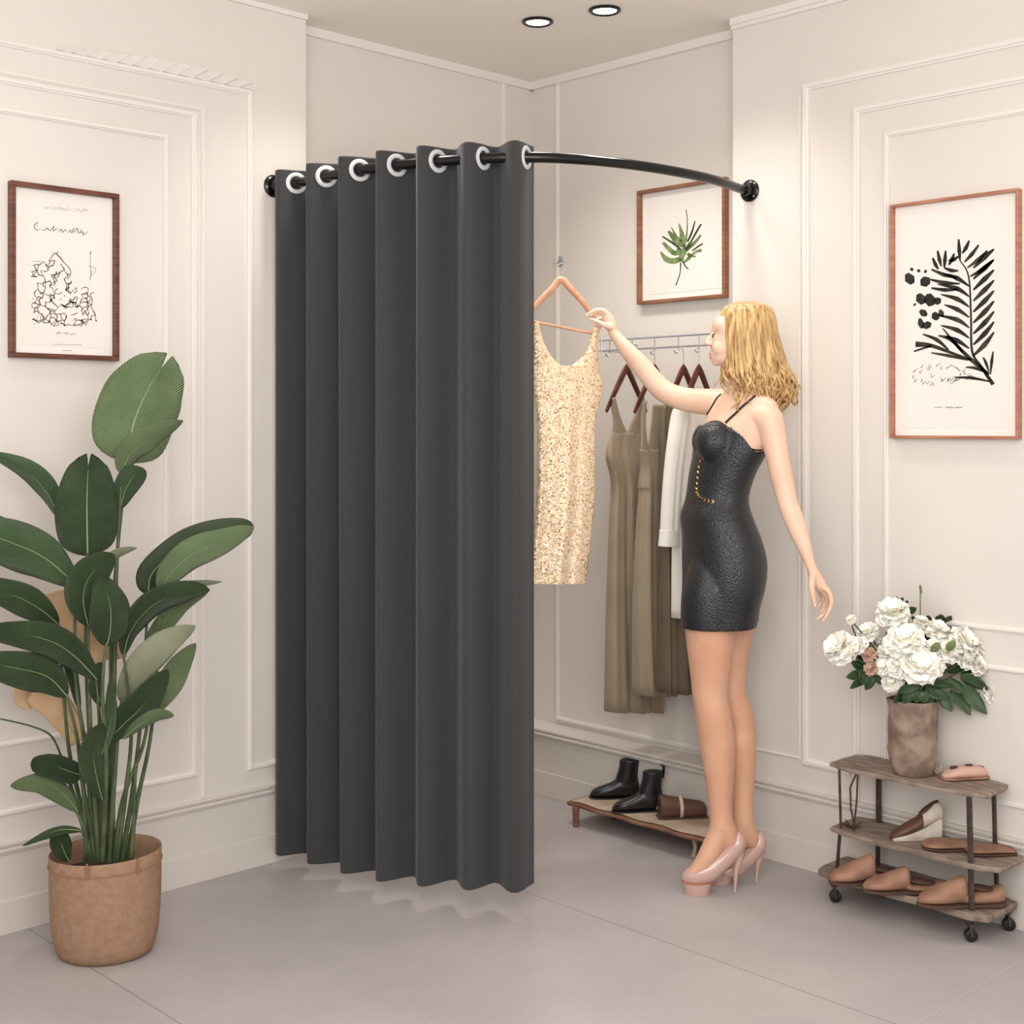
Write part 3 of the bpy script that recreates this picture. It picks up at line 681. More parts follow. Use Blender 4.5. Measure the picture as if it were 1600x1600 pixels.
def torso_rings(grow, y0, y1, n=36):
    out = []
    for r in cr([x for x in tors], 4):
        if y0 <= r[0] <= y1: out.append(rng(r[1], r[0], r[2], r[3]+grow, r[4]+grow, r[5], n))
    return out
bustdir = (-RGT*math.cos(math.radians(27))-FWD*math.sin(math.radians(27)))
latdir = (RGT*math.sin(math.radians(27))-FWD*math.cos(math.radians(27)))
def cups(m, g):
    for c in (W(1120, 691, 4.0), W(1114, 690, 4.095)):
        m.ell(c, bustdir*(.061+g), latdir*(.056+g), UP*(.061+g), 24, 16)
B_ = MB()
B_.loft(torso_rings(-.006, 596, 930)); cups(B_, -.006)
def T_(m, rows, n=20, sub=4, flat=1.0, up=None):
    P = cr(rows, sub); m.tube([W(p[0], p[1], p[2]) for p in P], [p[3] for p in P], n, flat=flat, up=up)
# neck
T_(B_, [(1163, 625, 4.06, .060), (1160, 606, 4.055, .050), (1156, 588, 4.05, .046), (1154, 566, 4.05, .047)])
# legs
T_(B_, [(1112, 925, 3.985, .078), (1110, 955, 3.985, .079), (1110, 980, 3.99, .077), (1109, 1015, 3.99, .068), (1109, 1058, 3.99, .0575), (1109.5, 1087, 3.99, .0525), (1113, 1108, 3.99, .0525), (1117, 1135, 3.995, .0535), (1121, 1165, 4.0, .0535), (1124, 1210, 4.0, .0445), (1125.5, 1250, 4.0, .036), (1127, 1275, 4.0, .034), (1127, 1292, 4.0, .036)], n=28)
T_(B_, [(1145, 925, 4.13, .080), (1141, 975, 4.12, .075), (1137, 1030, 4.11, .062), (1139, 1084, 4.10, .052), (1148, 1110, 4.10, .0535), (1153, 1140, 4.10, .0555), (1155, 1165, 4.09, .053), (1158, 1210, 4.09, .044), (1159, 1255, 4.085, .035), (1160, 1285, 4.08, .035)], n=28)
# feet
T_(B_, [(1129, 1284, 4.0, .034), (1122, 1306, 4.0, .034), (1110, 1330, 3.995, .031), (1096, 1352, 3.99, .026), (1080, 1368, 3.99, .020)])
T_(B_, [(1130, 1290, 4.0, .034), (1141, 1312, 4.0, .029), (1142, 1326, 4.0, .022)])
T_(B_, [(1160, 1280, 4.08, .034), (1155, 1304, 4.08, .033), (1143, 1328, 4.08, .030), (1131, 1350, 4.08, .025), (1120, 1364, 4.08, .020)])
T_(B_, [(1162, 1288, 4.08, .033), (1173, 1310, 4.08, .028), (1175, 1322, 4.08, .021)])
# reaching arm
T_(B_, [(1146, 632, 4.15, .050), (1128, 630, 4.17, .047), (1105, 628, 4.19, .042), (1070, 624, 4.21, .038), (1040, 613, 4.225, .035), (1022, 596, 4.235, .0335), (1002, 572, 4.245, .031), (980, 547, 4.25, .025), (965, 529, 4.255, .019), (957, 518, 4.26, .0165)])
# hand holding the hanger
T_(B_, [(959, 521, 4.26, .0165), (954, 508, 4.26, .020), (948, 496, 4.262, .021), (943, 492, 4.262, .016)], flat=.8)
for pts in ([(949, 491, 4.25, .0095), (942, 485, 4.25, .0082), (932, 484.5, 4.25, .0075), (922, 489, 4.25, .0065), (917, 493, 4.252, .0055)],
            [(946, 494, 4.270, .0095), (938, 488, 4.275, .0082), (928, 490, 4.278, .0074), (921, 495, 4.275, .006)],
            [(947, 501, 4.288, .009), (938, 498, 4.295, .008), (931, 503, 4.298, .0072), (930, 510, 4.292, .006)],
            [(950, 507, 4.298, .0085), (942, 507, 4.305, .0073), (936, 511, 4.306, .0066), (937, 517, 4.300, .0055)],
            [(956, 512, 4.245, .0105), (945, 508, 4.238, .0095), (934, 503, 4.240, .008), (924, 499, 4.246, .0065)]):
    T_(B_, pts, n=12)
# hanging arm
T_(B_, [(1186, 648, 3.965, .046), (1200, 655, 3.935, .044), (1207, 675, 3.925, .039), (1212, 700, 3.92, .0355), (1219, 735, 3.915, .0335), (1226, 765, 3.91, .0315), (1231, 787, 3.905, .030), (1239, 808, 3.90, .030), (1247, 830, 3.895, .027), (1257, 855, 3.89, .0215), (1264, 876, 3.885, .0165), (1268, 888, 3.88, .015)])
T_(B_, [(1268, 887, 3.88, .0155), (1273, 900, 3.882, .0195), (1280, 913, 3.885, .0215), (1286, 921, 3.887, .016)], flat=.9)
for pts in ([(1287, 917, 3.872, .0095), (1295, 925, 3.868, .0085), (1299, 940, 3.868, .0078), (1295, 955, 3.872, .0068), (1288, 968, 3.874, .0055)],
            [(1285, 921, 3.885, .0095), (1293, 933, 3.886, .0085), (1294, 948, 3.888, .0078), (1288, 959, 3.889, .0068), (1279, 966, 3.89, .0055)],
            [(1283, 922, 3.903, .0092), (1289, 936, 3.906, .0082), (1288, 950, 3.908, .0074), (1281, 960, 3.908, .006)],
            [(1280, 921, 3.918, .0085), (1284, 933, 3.922, .0074), (1282, 944, 3.924, .0066), (1276, 951, 3.922, .0054)],
            [(1270, 897, 3.868, .0115), (1268, 914, 3.858, .0105), (1270, 930, 3.855, .0085), (1273, 945, 3.857, .0062)]):
    T_(B_, pts, n=12)
# head
TH = 4.05; HL = -RGT; 
def hd(px, py, dt=0): return W(px, py, TH+dt)
B_.ell(hd(1158, 520), RGT*.086, FWD*.071, UP*.090, 28, 20)
B_.ell(hd(1136, 536), RGT*.050, FWD*.056, UP*.062, 24, 16)
B_.ell(hd(1133, 552), RGT*.042, FWD*.047, UP*.040, 24, 16)
B_.ell(hd(1124, 511), RGT*.022, FWD*.052, UP*.032, 20, 14)      # brow
B_.ell(hd(1119, 566), RGT*.014, FWD*.020, UP*.013, 16, 10)      # chin
B_.ell(hd(1115, 555), RGT*.012, FWD*.024, UP*.016, 16, 10)      # mouth mound
T_(B_, [(1115, 520, TH, .0075), (1110.5, 527, TH, .0075), (1104.5, 534, TH, .0085), (1108, 538.5, TH, .0085)], n=14)
for s_ in (-1, 1): B_.ell(hd(1106.5, 537.5, s_*.011), RGT*.008, FWD*.0065, UP*.0062, 12, 8)
for s_ in (-1, 1):
    B_.ell(hd(1127, 544, s_*.034), RGT*.028, FWD*.018, UP*.024, 16, 10)   # cheeks
    B_.ell(hd(1160, 530, s_*.073), RGT*.014, FWD*.008, UP*.028, 14, 10)   # ears
B_.ell(hd(1111, 553), RGT*.006, FWD*.019, UP*.0045, 14, 8); B_.ell(hd(1128, 556, .0), RGT*.036, FWD*.044, UP*.030, 20, 14); B_.ell(hd(1111.6, 559), RGT*.006, FWD*.017, UP*.0048, 14, 8)
wl = thing('person', 'blonde woman in short black leather dress and nude heels reaching up to a hanger', 'person', W(1125, 1388, 4.03)*1)
wl.location.z = 0; ORG[wl.name] = V(wl.location)
WO = ORG[wl.name]
bm_ = remesh(B_, .0034, 8)
body_bvh = BVHTree.FromPolygons([v.co.copy() for v in bm_.vertices], [p.vertices[:] for p in bm_.polygons])
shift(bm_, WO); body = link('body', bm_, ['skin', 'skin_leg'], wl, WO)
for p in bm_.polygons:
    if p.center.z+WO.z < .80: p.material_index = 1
def cast(bvh, px, py):
    r = ray(px, py).normalized(); h = bvh.ray_cast(CAM, r); return h[0], h[1]
# lips, eyes, brows, nails
m = MB(); m.ell(hd(1111.0, 553.4), RGT*.0064, FWD*.018, UP*.0040, 14, 8); m.ell(hd(1111.6, 558.4), RGT*.0062, FWD*.016, UP*.0044, 14, 8); m.build('lips', 'lips', wl)
ep, en = cast(body_bvh, 1116, 525.5)
lat = (ep-CAM).dot(FWD)-TH
for s_ in (1, -1):
    mv = V((0, 0, 0)) if s_ == 1 else FWD*(-2*lat)
    fl_ = FWD*s_
    m = MB(); m.ell(ep-en*.0085 if s_ == 1 else ep+mv-(en-FWD*2*en.dot(FWD))*.0085, RGT*.0105, FWD*.0105, UP*.0095, 18, 12); e = m.build('eye', 'sclera', wl)
    g0 = ep+mv-RGT*.0035+fl_*.003
    m = MB(); m.ell(g0, RGT*.0032, FWD*.0036, UP*.0040, 12, 8); m.build('iris', 'eye', e)
    m = MB(); m.tube([ep+mv-RGT*.0065+UP*.0035+fl_*.004, ep+mv-RGT*.003+UP*.0062-fl_*.001, ep+mv+RGT*.004+UP*.0052-fl_*.0015, ep+mv+RGT*.010+UP*.001], [.0008, .0019, .0019, .0007], 8); m.build('lashes', 'eye', e)
    m = MB(); P = [ep+mv-RGT*.006+UP*.016+fl_*.004, ep+mv-RGT*.001+UP*.019, ep+mv+RGT*.008+UP*.019-fl_*.003, ep+mv+RGT*.016+UP*.014-fl_*.005]; m.tube(P, [.0010, .0021, .0019, .0007], 8); m.build('eyebrow', 'hair', wl)
for q in ((1287, 969.5, 3.872), (1278, 967, 3.888), (1273.5, 946.5, 3.852), (917, 493.5, 4.247), (924, 499.5, 4.241)):
    c = W(*q); m = MB(); m.ell(c, RGT*.0045, FWD*.004, UP*.0062, 10, 8); m.build('fingernail', 'nail', wl)

# dress: croc leather, sweetheart top
D_ = MB(); D_.loft(torso_rings(.002, 636, 978, 44)); cups(D_, .003)
D_.ell(W(1120, 712, 4.045), bustdir*.050, latdir*.105, UP*.05, 24, 16)
T_(D_, [(1116, 850, 4.01, .050), (1114, 890, 3.995, .070), (1112, 925, 3.985, .082), (1110, 955, 3.985, .084), (1110, 990, 3.99, .083)], n=28); T_(D_, [(1145, 860, 4.10, .055), (1145, 895, 4.12, .072), (1145, 925, 4.13, .083), (1141, 990, 4.12, .079)], n=28)
dm = remesh(D_, .0042, 16)
axis_pt = W(1141, 690, TS)
b = bmesh.new(); b.from_mesh(dm); kill = []
zc = lambda py: CAMZ-(py-HZ)*TS/F
for v in b.verts:
    f = (v.co-axis_pt).dot(bustdir); l = (v.co-axis_pt).dot(latdir)
    k = max(0, min(1, (f-.005)/(.075))); k = k*k*(3-2*k)
    zth = zc(704)+(zc(655)-zc(704))*k
    zth -= .035*math.exp(-((l+.012)/.022)**2)*k           # dip between the cups
    if v.co.z > zth or v.co.z < zc(975.5): kill.append(v)
bmesh.ops.delete(b, geom=kill, context='VERTS'); b.to_mesh(dm); b.free()
dress_bvh = BVHTree.FromPolygons([v.co.copy() for v in dm.vertices], [p.vertices[:] for p in dm.polygons])
shift(dm, WO); dr = link('leather_dress', dm, 'leather', wl, WO); mod(dr, 'SOLIDIFY', thickness=.003, offset=1); 
def onsurf(bvhs, px, py, lift=.002):
    best = None
    for bv in bvhs:
        p, n = cast(bv, px, py)
        if p is not None and (best is None or (p-CAM).length < (best[0]-CAM).length): best = (p, n)
    if best is None: return None
    n = best[1] if best[1].dot(CAM-best[0]) > 0 else -best[1]
    return best[0]+n*lift, n
def surfline(pts, r, name, matn, par, bvhs=(dress_bvh, body_bvh), flat=.5, sub=6, lift=.002):
    P = [onsurf(bvhs, x, y, lift) for x, y in cr(pts, sub)]; P = [q for q in P if q]
    if len(P) < 2: return
    m = MB(); m.tube([q[0] for q in P], r, 8, flat=flat, up=P[0][1].cross((P[-1][0]-P[0][0]).normalized())); return m.build(name, matn, par)
surfline([(1134, 661), (1141, 654), (1149, 647), (1160, 636), (1172, 626), (1180, 619)], .0042, 'shoulder_strap', 'leather_plain', dr)
surfline([(1098, 662), (1104, 650), (1114, 633), (1121, 622), (1127, 616)], .0036, 'shoulder_strap', 'leather_plain', dr)
surfline([(1143, 668), (1150, 684), (1162, 694), (1176, 702), (1189, 703)], .0022, 'neckline_piping', 'leather_plain', dr)
surfline([(1098, 668), (1096, 690), (1098, 712)], .0012, 'cup_seam', 'leather_plain', dr, lift=.0035)
surfline([(1098, 712), (1110, 713), (1130, 709), (1146, 698)], .0012, 'cup_seam', 'leather_plain', dr, lift=.0035)
surfline([(1104, 668), (1116, 664), (1130, 668), (1140, 678)], .0012, 'cup_seam', 'leather_plain', dr, lift=.0035)
surfline([(1160, 812), (1172, 845), (1177, 880), (1174, 925), (1162, 974)], .0012, 'side_seam', 'leather_plain', dr, lift=.0035)
surfline([(1117, 790), (1117, 850), (1117, 900)], .0010, 'front_seam', 'leather_plain', dr, lift=.0035)
surfline([(1068, 815), (1090, 817), (1117, 812), (1135, 815), (1160, 808)], .0014, 'waist_seam', 'leather_plain', dr, lift=.0035)
surfline([(1067, 968), (1100, 970), (1140, 972), (1177, 973)], .0010, 'hem_seam', 'leather_plain', dr, lift=.0035)
# gold zigzag trim
zz = cr([(1099, 713), (1094, 728), (1092, 745), (1090.5, 762), (1091, 772), (1096, 779), (1106, 783), (1118, 785)], 4)
m = MB()
for i in range(0, len(zz)-1, 2):
    q = onsurf((dress_bvh,), zz[i][0], zz[i][1], .003); q2 = onsurf((dress_bvh,), zz[i+1][0], zz[i+1][1], .003)
    if not q or not q2: continue
    d = (q2[0]-q[0]).normalized(); n = q[1]; s_ = n.cross(d)
    m.tube([q[0]-s_*.006, q[0]+d*.007+s_*.001, q[0]+s_*.006+n*.002], [.0012, .0022, .0008], 6)
g = m.build('gold_trim', 'gold', dr)

# hair
HC = [ # py, cx, half px, lateral m
 (473, 1162, 6, .015), (477, 1163, 28, .050), (485, 1165, 40, .068), (500, 1165, 45, .081), (520, 1166, 46, .087), (545, 1170, 50, .089), (570, 1175, 54, .094), (592, 1180, 60, .100), (612, 1182, 61, .102), (632, 1180, 50, .094), (650, 1172, 36, .08)]
HT = 4.055
m = MB(); rings = []
for py, cx, h, lt in cr(HC, 3):
    if py > 622: break
    R_ = []
    for j in range(40):
        a = 2*PI*j/40; c = W(cx, py, HT); fr_ = -RGT*math.cos(a); sd = -FWD*math.sin(a)
        hh = h*PXM*.90
        if math.cos(a) > .2 and py > 490: # keep the face clear
            k = min(1, (py-490)/14)*min(1, (math.cos(a)-.2)/.35)*(1 if math.sin(a) < 0 or math.cos(a) > .85 else .35); hh = hh*(1-k*.75)
        R_.append(c+fr_*hh+sd*lt*.92)
    rings.append(R_)
m.loft(rings); 
random.seed(21)
def lock(a0, m, longf, curl, r0, seed):
    random.seed(seed); P = []; rr = []
    ye = 596+longf*50; n = 30; tw = random.choice((-1, 1)); ph = random.uniform(0, 6.28); rk = random.uniform(.97, 1.05)
    for i in range(n+1):
        f = i/n; py = 474+(ye-474)*(f**.9); cx, h, lt = lerp(HC, py)
        a = a0+.10*math.sin(f*5+ph)*f
        c = W(cx, py, HT); p = c-RGT*math.cos(a)*h*PXM*.93*rk-FWD*math.sin(a)*lt*.96*rk
        k = max(0, (f-.55)/.45); cr_ = curl*k**1.3
        q = ph+tw*f*13
        out = (-RGT*math.cos(a)-FWD*math.sin(a)); sd = out.cross(UP)
        p = p+out*cr_*math.cos(q)+sd*cr_*math.sin(q)
        P.append(p); rr.append(r0*(.55+.6*math.sin(PI*min(1, f*1.3+.12)))*(1-.75*max(0, (f-.75)/.25)))
    m.tube(P, rr, 7, flat=.55, up=UP.cross(FWD))
nl = 185
for i in range(nl):
    a = random.uniform(.36, 2*PI-.60)
    front = math.cos(a) > .6
    lock(a, m, random.uniform(.0, 1.15) if not front else random.uniform(-.1, .5), random.uniform(.010, .032), random.uniform(.0055, .0105), 100+i)
# loose big curls at the ends
for i in range(34):
    random.seed(400+i); a = random.uniform(.7, 5.6); py = random.uniform(596, 640); cx, h, lt = lerp(HC, py)
    c = W(cx, py, HT)-RGT*math.cos(a)*h*PXM*random.uniform(.8, 1.0)-FWD*math.sin(a)*lt*random.uniform(.8, 1.02); R0 = random.uniform(.014, .024); P = []
    e1 = V((random.uniform(-1, 1), random.uniform(-1, 1), random.uniform(-.3, .3))).normalized(); e2 = e1.cross(RGT+UP*.3).normalized(); e1 = e2.cross(e1).normalized() if abs(e1.dot(e2)) > .1 else e1
    for k in range(26):
        q = k/25*7.5; P.append(c+(e1*math.cos(q)+UP*math.sin(q))*R0*(1-.05*q)+e2*.004*q)
    m.tube(P, [.0065*(1-.6*abs(k/12.5-1)) for k in range(26)], 7, flat=.6)
m.build('hair', 'hair', wl, ang=0)

# high heeled pumps
def pump(dx, t, tt):
    g = thing_part = None
    q = lambda x, y: (x+dx, y)
    m = MB()
    def Tt(rows, n=18, flat=1.0):
        P = cr(rows, 5); m.tube([W(p[0]+dx, p[1], t) for p in P], [p[2] for p in P], n, flat=flat)
    Tt([(1151, 1300, .010), (1153, 1309, .021), (1151, 1320, .027), (1141, 1333, .027), (1125, 1347, .029), (1107, 1360, .034), (1090, 1367, .033), (1076, 1370, .026), (1066, 1372, .012)])
    return m
def build_shoe(dx, t, tt, label):
    m = pump(dx, t, tt); z0 = W(0, 0, t)
    me = remesh(m, .004, 4)
    b = bmesh.new(); b.from_mesh(me)
    zf = .030
    for v in b.verts:
        if v.co.z < zf: v.co.z = zf+(v.co.z-zf)*.1
    b.to_mesh(me); b.free(); shift(me, WO); up_ = link('high_heel_shoe', me, 'pump', wl, WO); up_['label'] = label
    # platform
    toe = W(1066+dx, 1380, t); m = MB(); rings = []
    for z, k in ((0.0, .90), (.004, .93), (.030, .99), (.034, 1.0)):
        R_ = []
        for j in range(32):
            a = 2*PI*j/32; u = math.cos(a); ce = W(1089+dx, 1380, t); ce.z = z
            k2 = k if z > .02 else k*.93; R_.append(ce+RGT*(.044*k2*math.copysign(abs(u)**.8, u))+FWD*(.034*k*math.sin(a)*(1-.12*(u < 0)*abs(u))))
        rings.append(R_)
    m.loft(rings); m.build('platform_sole', 'pump', up_)
    m = MB(); rings = []
    for z, k in ((.0335, 1.02), (.0365, 1.02)):
        R_ = []
        for j in range(32):
            a = 2*PI*j/32; ce = W(1089+dx, 1380, t); ce.z = z; R_.append(ce+RGT*(.045*k*math.cos(a))+FWD*(.035*k*math.sin(a)))
        rings.append(R_)
    m.loft(rings); m.build('sole_edge', 'pump_sole', up_)
    m = MB(); a = W(1153+dx, 1314, t); b_ = W(1148+dx, 1385, t); b_.z = 0
    P = []; rr = []
    for i in range(11):
        f = i/10; p = a.lerp(b_, f); p += RGT*(.006*math.sin(PI*min(1, f*1.6))**2); P.append(p); rr.append(.019*(1-f)**2.0+.0046)
    P[-1].z = .001; m.tube(P, rr, 14); m.build('stiletto_heel', 'pump', up_)
build_shoe(0, 3.995, 1, 'nude patent platform pump on the foot nearer the camera')
build_shoe(33.5, 4.085, 1, 'nude patent platform pump on the farther foot')

# ------------------------------------------------------------------ potted plant
PC = W(165, 1492, 3.55); PC.z = 0
t = thing('potted_plant', 'tall broad leaved green plant in a round tan felt basket pot by the left wall', 'potted plant', PC)
m = MB(); n = 64; R = lambda r, z, q=0: [PC+V((0, 0, z))+(RGT*math.cos(2*PI*i/n)+FWD*.92*math.sin(2*PI*i/n))*(r*(1+.012*math.sin(2*2*PI*i/n+1)))+UP*(q*math.cos(2*PI*i/n-.4)) for i in range(n)]
m.loft([R(.106, .0), R(.118, .004), R(.128, .022), R(.136, .06), R(.141, .12), R(.143, .19), R(.143, .24, .003), R(.144, .268, .005), R(.1425, .272, .005), R(.139, .268, .005), R(.137, .24, .002), R(.134, .17)], cap=False)
m.add(R(.106, .0), [tuple(range(n-1, -1, -1))])
pot = m.build('basket_pot', 'jute', t, ang=60)
m = MB(); m.tube([p for p in R(.1445, .240, .003)], .0016, 6, closed=True); m.build('hem_seam', 'jute_trim', pot)
for a in (-1.62, -.72):
    i = a; c = PC+(RGT*math.cos(i)+FWD*.92*math.sin(i))*.1455+UP*.255
    m = MB(); m.tube([c+UP*.02, c, c-UP*.018], .0045, 8, flat=.6); m.build('stitched_tab', 'jute_trim', pot)
m = MB(); m.loft([R(.05, .225), R(.136, .208)][::-1]); m.build('soil', 'soil', t)
def leaf(mid, hw, matn, fold=.25, roll=0., prof=None, tipw=.0, wave=.05, name='leaf', par=None, notch=False, nseg=18):
    """mid: (px, py, t) from the base to the tip; hw half width in px"""
    prof = cr(prof, 5) if prof else None
    P = cr(mid, 8); n = len(P); pts = [W(*p) for p in P]; m = MB(); K = 4
    rows = []; ph = random.uniform(0, 6)
    for i, p in enumerate(pts):
        f = i/(n-1); T = (pts[min(i+1, n-1)]-pts[max(i-1, 0)]).normalized(); Vw = (p-CAM).normalized()
        wd = T.cross(Vw).normalized(); N = wd.cross(T).normalized()
        wd = Matrix.Rotation(roll, 3, T) @ wd; N = Matrix.Rotation(roll, 3, T) @ N
        if prof: ww = lerp(prof, f)[0]
        else: ww = math.sin(PI*min(1, f**.85))**.62 if f < 1 else 0
        ww = max(ww, .03)*hw*P[i][2]/F/max(.4, math.cos(roll)); row = []
        for j in range(-K, K+1):
            u = j/K; rip = wave*ww*math.sin(f*17+ph+u*1.5)*abs(u)
            tipb = 0
            if notch and f > .8: tipb = (abs(u)**.5)*(f-.8)/.2*ww*.0
            row.append(p+wd*(u*ww)+N*(fold*ww*(abs(u)**1.4)+rip)+T*tipb)
        rows.append(row)
    if notch:
        for i, row in enumerate(rows):
            f = i/(n-1)
            if f > .75:
                T = (pts[-1]-pts[-4]).normalized()
                for j in range(2*K+1):
                    u = abs((j-K)/K); row[j] = row[j]+T*(((f-.75)/.25)*hw*P[i][2]/F*.42*math.sin(PI*min(1, u*1.0)*.75))
    m.loft(rows, cap=False, closed=False)
    me_n = len(m.f)
    rib_r = max(.0012, hw*P[0][2]/F*.035)
    o = m.build(name, matn, par or t, ang=0, recalc=False)
    uv = o.data.uv_layers.new(name='UVMap')
    for lp in o.data.loops:
        vi = lp.vertex_index; i, j = divmod(vi, 2*K+1); u = (j-K)/K; f = i/(n-1); uv.data[lp.index].uv = (f*2.2-abs(u)*.55, 0)
    mod(o, 'SOLIDIFY', thickness=.0012, offset=0)
    r = MB(); r.tube(pts, [rib_r*(1-.8*i/(n-1)) for i in range(n)], 6); r.build('midrib', 'rib', o)
    return o
def petiole(pts, r=(.0055, .003), par=None):
    P = cr(pts, 6); m = MB(); m.tube([W(*p) for p in P], [r[0]+(r[1]-r[0])*i/(len(P)-1) for i in range(len(P))], 8); return m.build('stem', 'stem', par or t)
random.seed(3)
blunt = [(0, .15), (.08, .62), (.2, .9), (.45, 1.0), (.7, .93), (.88, .68), (.96, .42), (1, .12)]
oval = [(0, .06), (.1, .42), (.3, .86), (.5, 1), (.7, .9), (.88, .52), (1, .04)]
slim = [(0, .1), (.12, .55), (.35, .95), (.55, 1), (.8, .6), (1, .03)]
LV = [
 # mid, hw, mat, fold, roll, prof, notch
 ([(198, 722, 3.52), (208, 665, 3.55), (228, 615, 3.56), (252, 575, 3.55)], 62, 'leaf_light', .12, .15, blunt, True),
 ([(192, 742, 3.50), (202, 712, 3.49), (235, 685, 3.46), (286, 657, 3.42)], 20, 'leaf_light', .5, .3, slim, False),
 ([(188, 795, 3.50), (196, 765, 3.50), (212, 738, 3.50), (216, 728, 3.50)], 20, 'leaf_mid', .3, .2, oval, False),
 ([(137, 868, 3.46), (136, 820, 3.45), (136, 775, 3.45), (138, 728, 3.46)], 48, 'leaf_dark', .10, 0, blunt, True),
 ([(95, 812, 3.52), (72, 768, 3.50), (35, 733, 3.47), (-25, 706, 3.43)], 17, 'leaf_mid', .6, -.4, slim, False),
 ([(120, 915, 3.45), (70, 872, 3.38), (10, 845, 3.30), (-70, 818, 3.22)], 38, 'leaf_mid', .35, .1, oval, False),
 ([(128, 925, 3.52), (90, 878, 3.50), (30, 832, 3.45), (-40, 795, 3.40)], 16, 'leaf_dark', .5, .3, slim, False),
 ([(138, 978, 3.42), (130, 935, 3.40), (142, 898, 3.38), (178, 866, 3.36)], 30, 'leaf_dark', .25, .1, oval, False),
 ([(150, 885, 3.42), (172, 872, 3.42), (192, 862, 3.41), (214, 856, 3.40)], 7, 'leaf_pale', .6, .3, slim, False),
 ([(166, 1010, 3.40), (172, 985, 3.39), (172, 945, 3.38), (156, 898, 3.38)], 31, 'leaf_dark', .2, .3, oval, False),
 ([(232, 930, 3.52), (238, 896, 3.52), (280, 858, 3.52), (340, 832, 3.52), (396, 824, 3.52)], 27, 'leaf_dark', .2, -.5, blunt, False),
 ([(252, 930, 3.50), (264, 900, 3.49), (298, 868, 3.48), (350, 846, 3.48), (397, 824, 3.50)], 24, 'leaf_light', .25, .3, oval, False),
 ([(193, 1025, 3.48), (205, 985, 3.47), (240, 945, 3.47), (290, 926, 3.48), (328, 922, 3.50)], 20, 'leaf_dark', .5, .3, oval, False),
 ([(212, 955, 3.52), (255, 928, 3.53), (300, 915, 3.55), (347, 909, 3.57)], 8, 'leaf_pale', .4, .5, slim, False),
 ([(225, 1020, 3.55), (245, 985, 3.55), (280, 945, 3.55), (325, 925, 3.55)], 15, 'leaf_light', .6, -.3, slim, False),
 ([(188, 1095, 3.50), (215, 1050, 3.49), (260, 1005, 3.48), (306, 978, 3.48)], 24, 'leaf_pale', .35, .2, slim, False),
 ([(232, 1120, 3.52), (258, 1080, 3.51), (280, 1040, 3.50), (306, 1005, 3.49)], 20, 'leaf_light', .4, -.1, slim, False),
 ([(165, 1160, 3.45), (195, 1130, 3.44), (225, 1100, 3.43), (262, 1046, 3.43)], 25, 'leaf_dark', .3, .2, oval, False),
 ([(192, 1155, 3.44), (215, 1135, 3.42), (245, 1118, 3.40), (272, 1118, 3.39)], 10, 'leaf_light', .4, .3, oval, False),
 ([(92, 976, 3.42), (60, 950, 3.36), (20, 930, 3.30), (-60, 905, 3.22)], 25, 'leaf_dark', .25, .1, oval, False),
 ([(152, 1062, 3.42), (110, 1020, 3.38), (60, 996, 3.33), (-40, 985, 3.26)], 26, 'leaf_dark', .3, -.1, oval, False),
 ([(105, 1088, 3.40), (75, 1058, 3.36), (30, 1045, 3.30), (-60, 1030, 3.24)], 30, 'leaf_dark', .25, .15, oval, False),
 ([(128, 1212, 3.45), (108, 1205, 3.43), (80, 1196, 3.40), (48, 1194, 3.37)], 19, 'leaf_dark', .2, .2, blunt, False),
 ([(122, 1268, 3.45), (98, 1240, 3.42), (65, 1222, 3.38), (16, 1228, 3.34)], 17, 'leaf_light', .4, .3, oval, False),
 ([(128, 1298, 3.46), (100, 1296, 3.44), (70, 1305, 3.40), (35, 1322, 3.36)], 7, 'leaf_mid', .5, .2, slim, False),
 ([(108, 1346, 3.45), (100, 1330, 3.44), (94, 1312, 3.44), (92, 1296, 3.44)], 16, 'leaf_dark', .3, .2, oval, False),
 ([(160, 1250, 3.42), (150, 1210, 3.40), (146, 1170, 3.39), (160, 1130, 3.38)], 20, 'leaf_dark', .35, .3, oval, False),
 ([(160, 1105, 3.43), (152, 1080, 3.42), (150, 1055, 3.42), (160, 1035, 3.42)], 13, 'leaf_dark', .3, .2, oval, False),
 ([(150, 1200, 3.42), (165, 1160, 3.41), (175, 1110, 3.41), (172, 1060, 3.42)], 12, 'leaf_mid', .5, .4, slim, False),
 ([(125, 1110, 3.46), (116, 1060, 3.45), (106, 1020, 3.45), (96, 990, 3.45)], 9, 'leaf_dark', .5, .4, slim, False),
]
for q in LV: leaf(q[0], q[1], q[2], q[3], q[4], q[5], notch=q[6])
leaf([(145, 1040, 3.60), (128, 1000, 3.60), (112, 965, 3.60), (100, 920, 3.60)], 44, 'dried', .15, .1, [(0, .55), (.2, .75), (.5, .9), (.8, 1), (1, .9)], name='dried_leaf')
leaf([(185, 1030, 3.58), (178, 1000, 3.58), (172, 970, 3.58), (168, 940, 3.58)], 22, 'dried', .2, .3, [(0, .6), (.5, .9), (1, .9)], name='dried_leaf')
leaf([(122, 1160, 3.56), (104, 1125, 3.56), (80, 1095, 3.56), (52, 1078, 3.56)], 24, 'dried', .2, .1, [(0, .5), (.4, .9), (.8, 1), (1, .7)], name='dried_leaf')
leaf([(48, 1108, 3.55), (40, 1095, 3.55), (36, 1080, 3.55), (40, 1066, 3.55)], 14, 'dried', .3, .3, oval, name='dried_leaf')
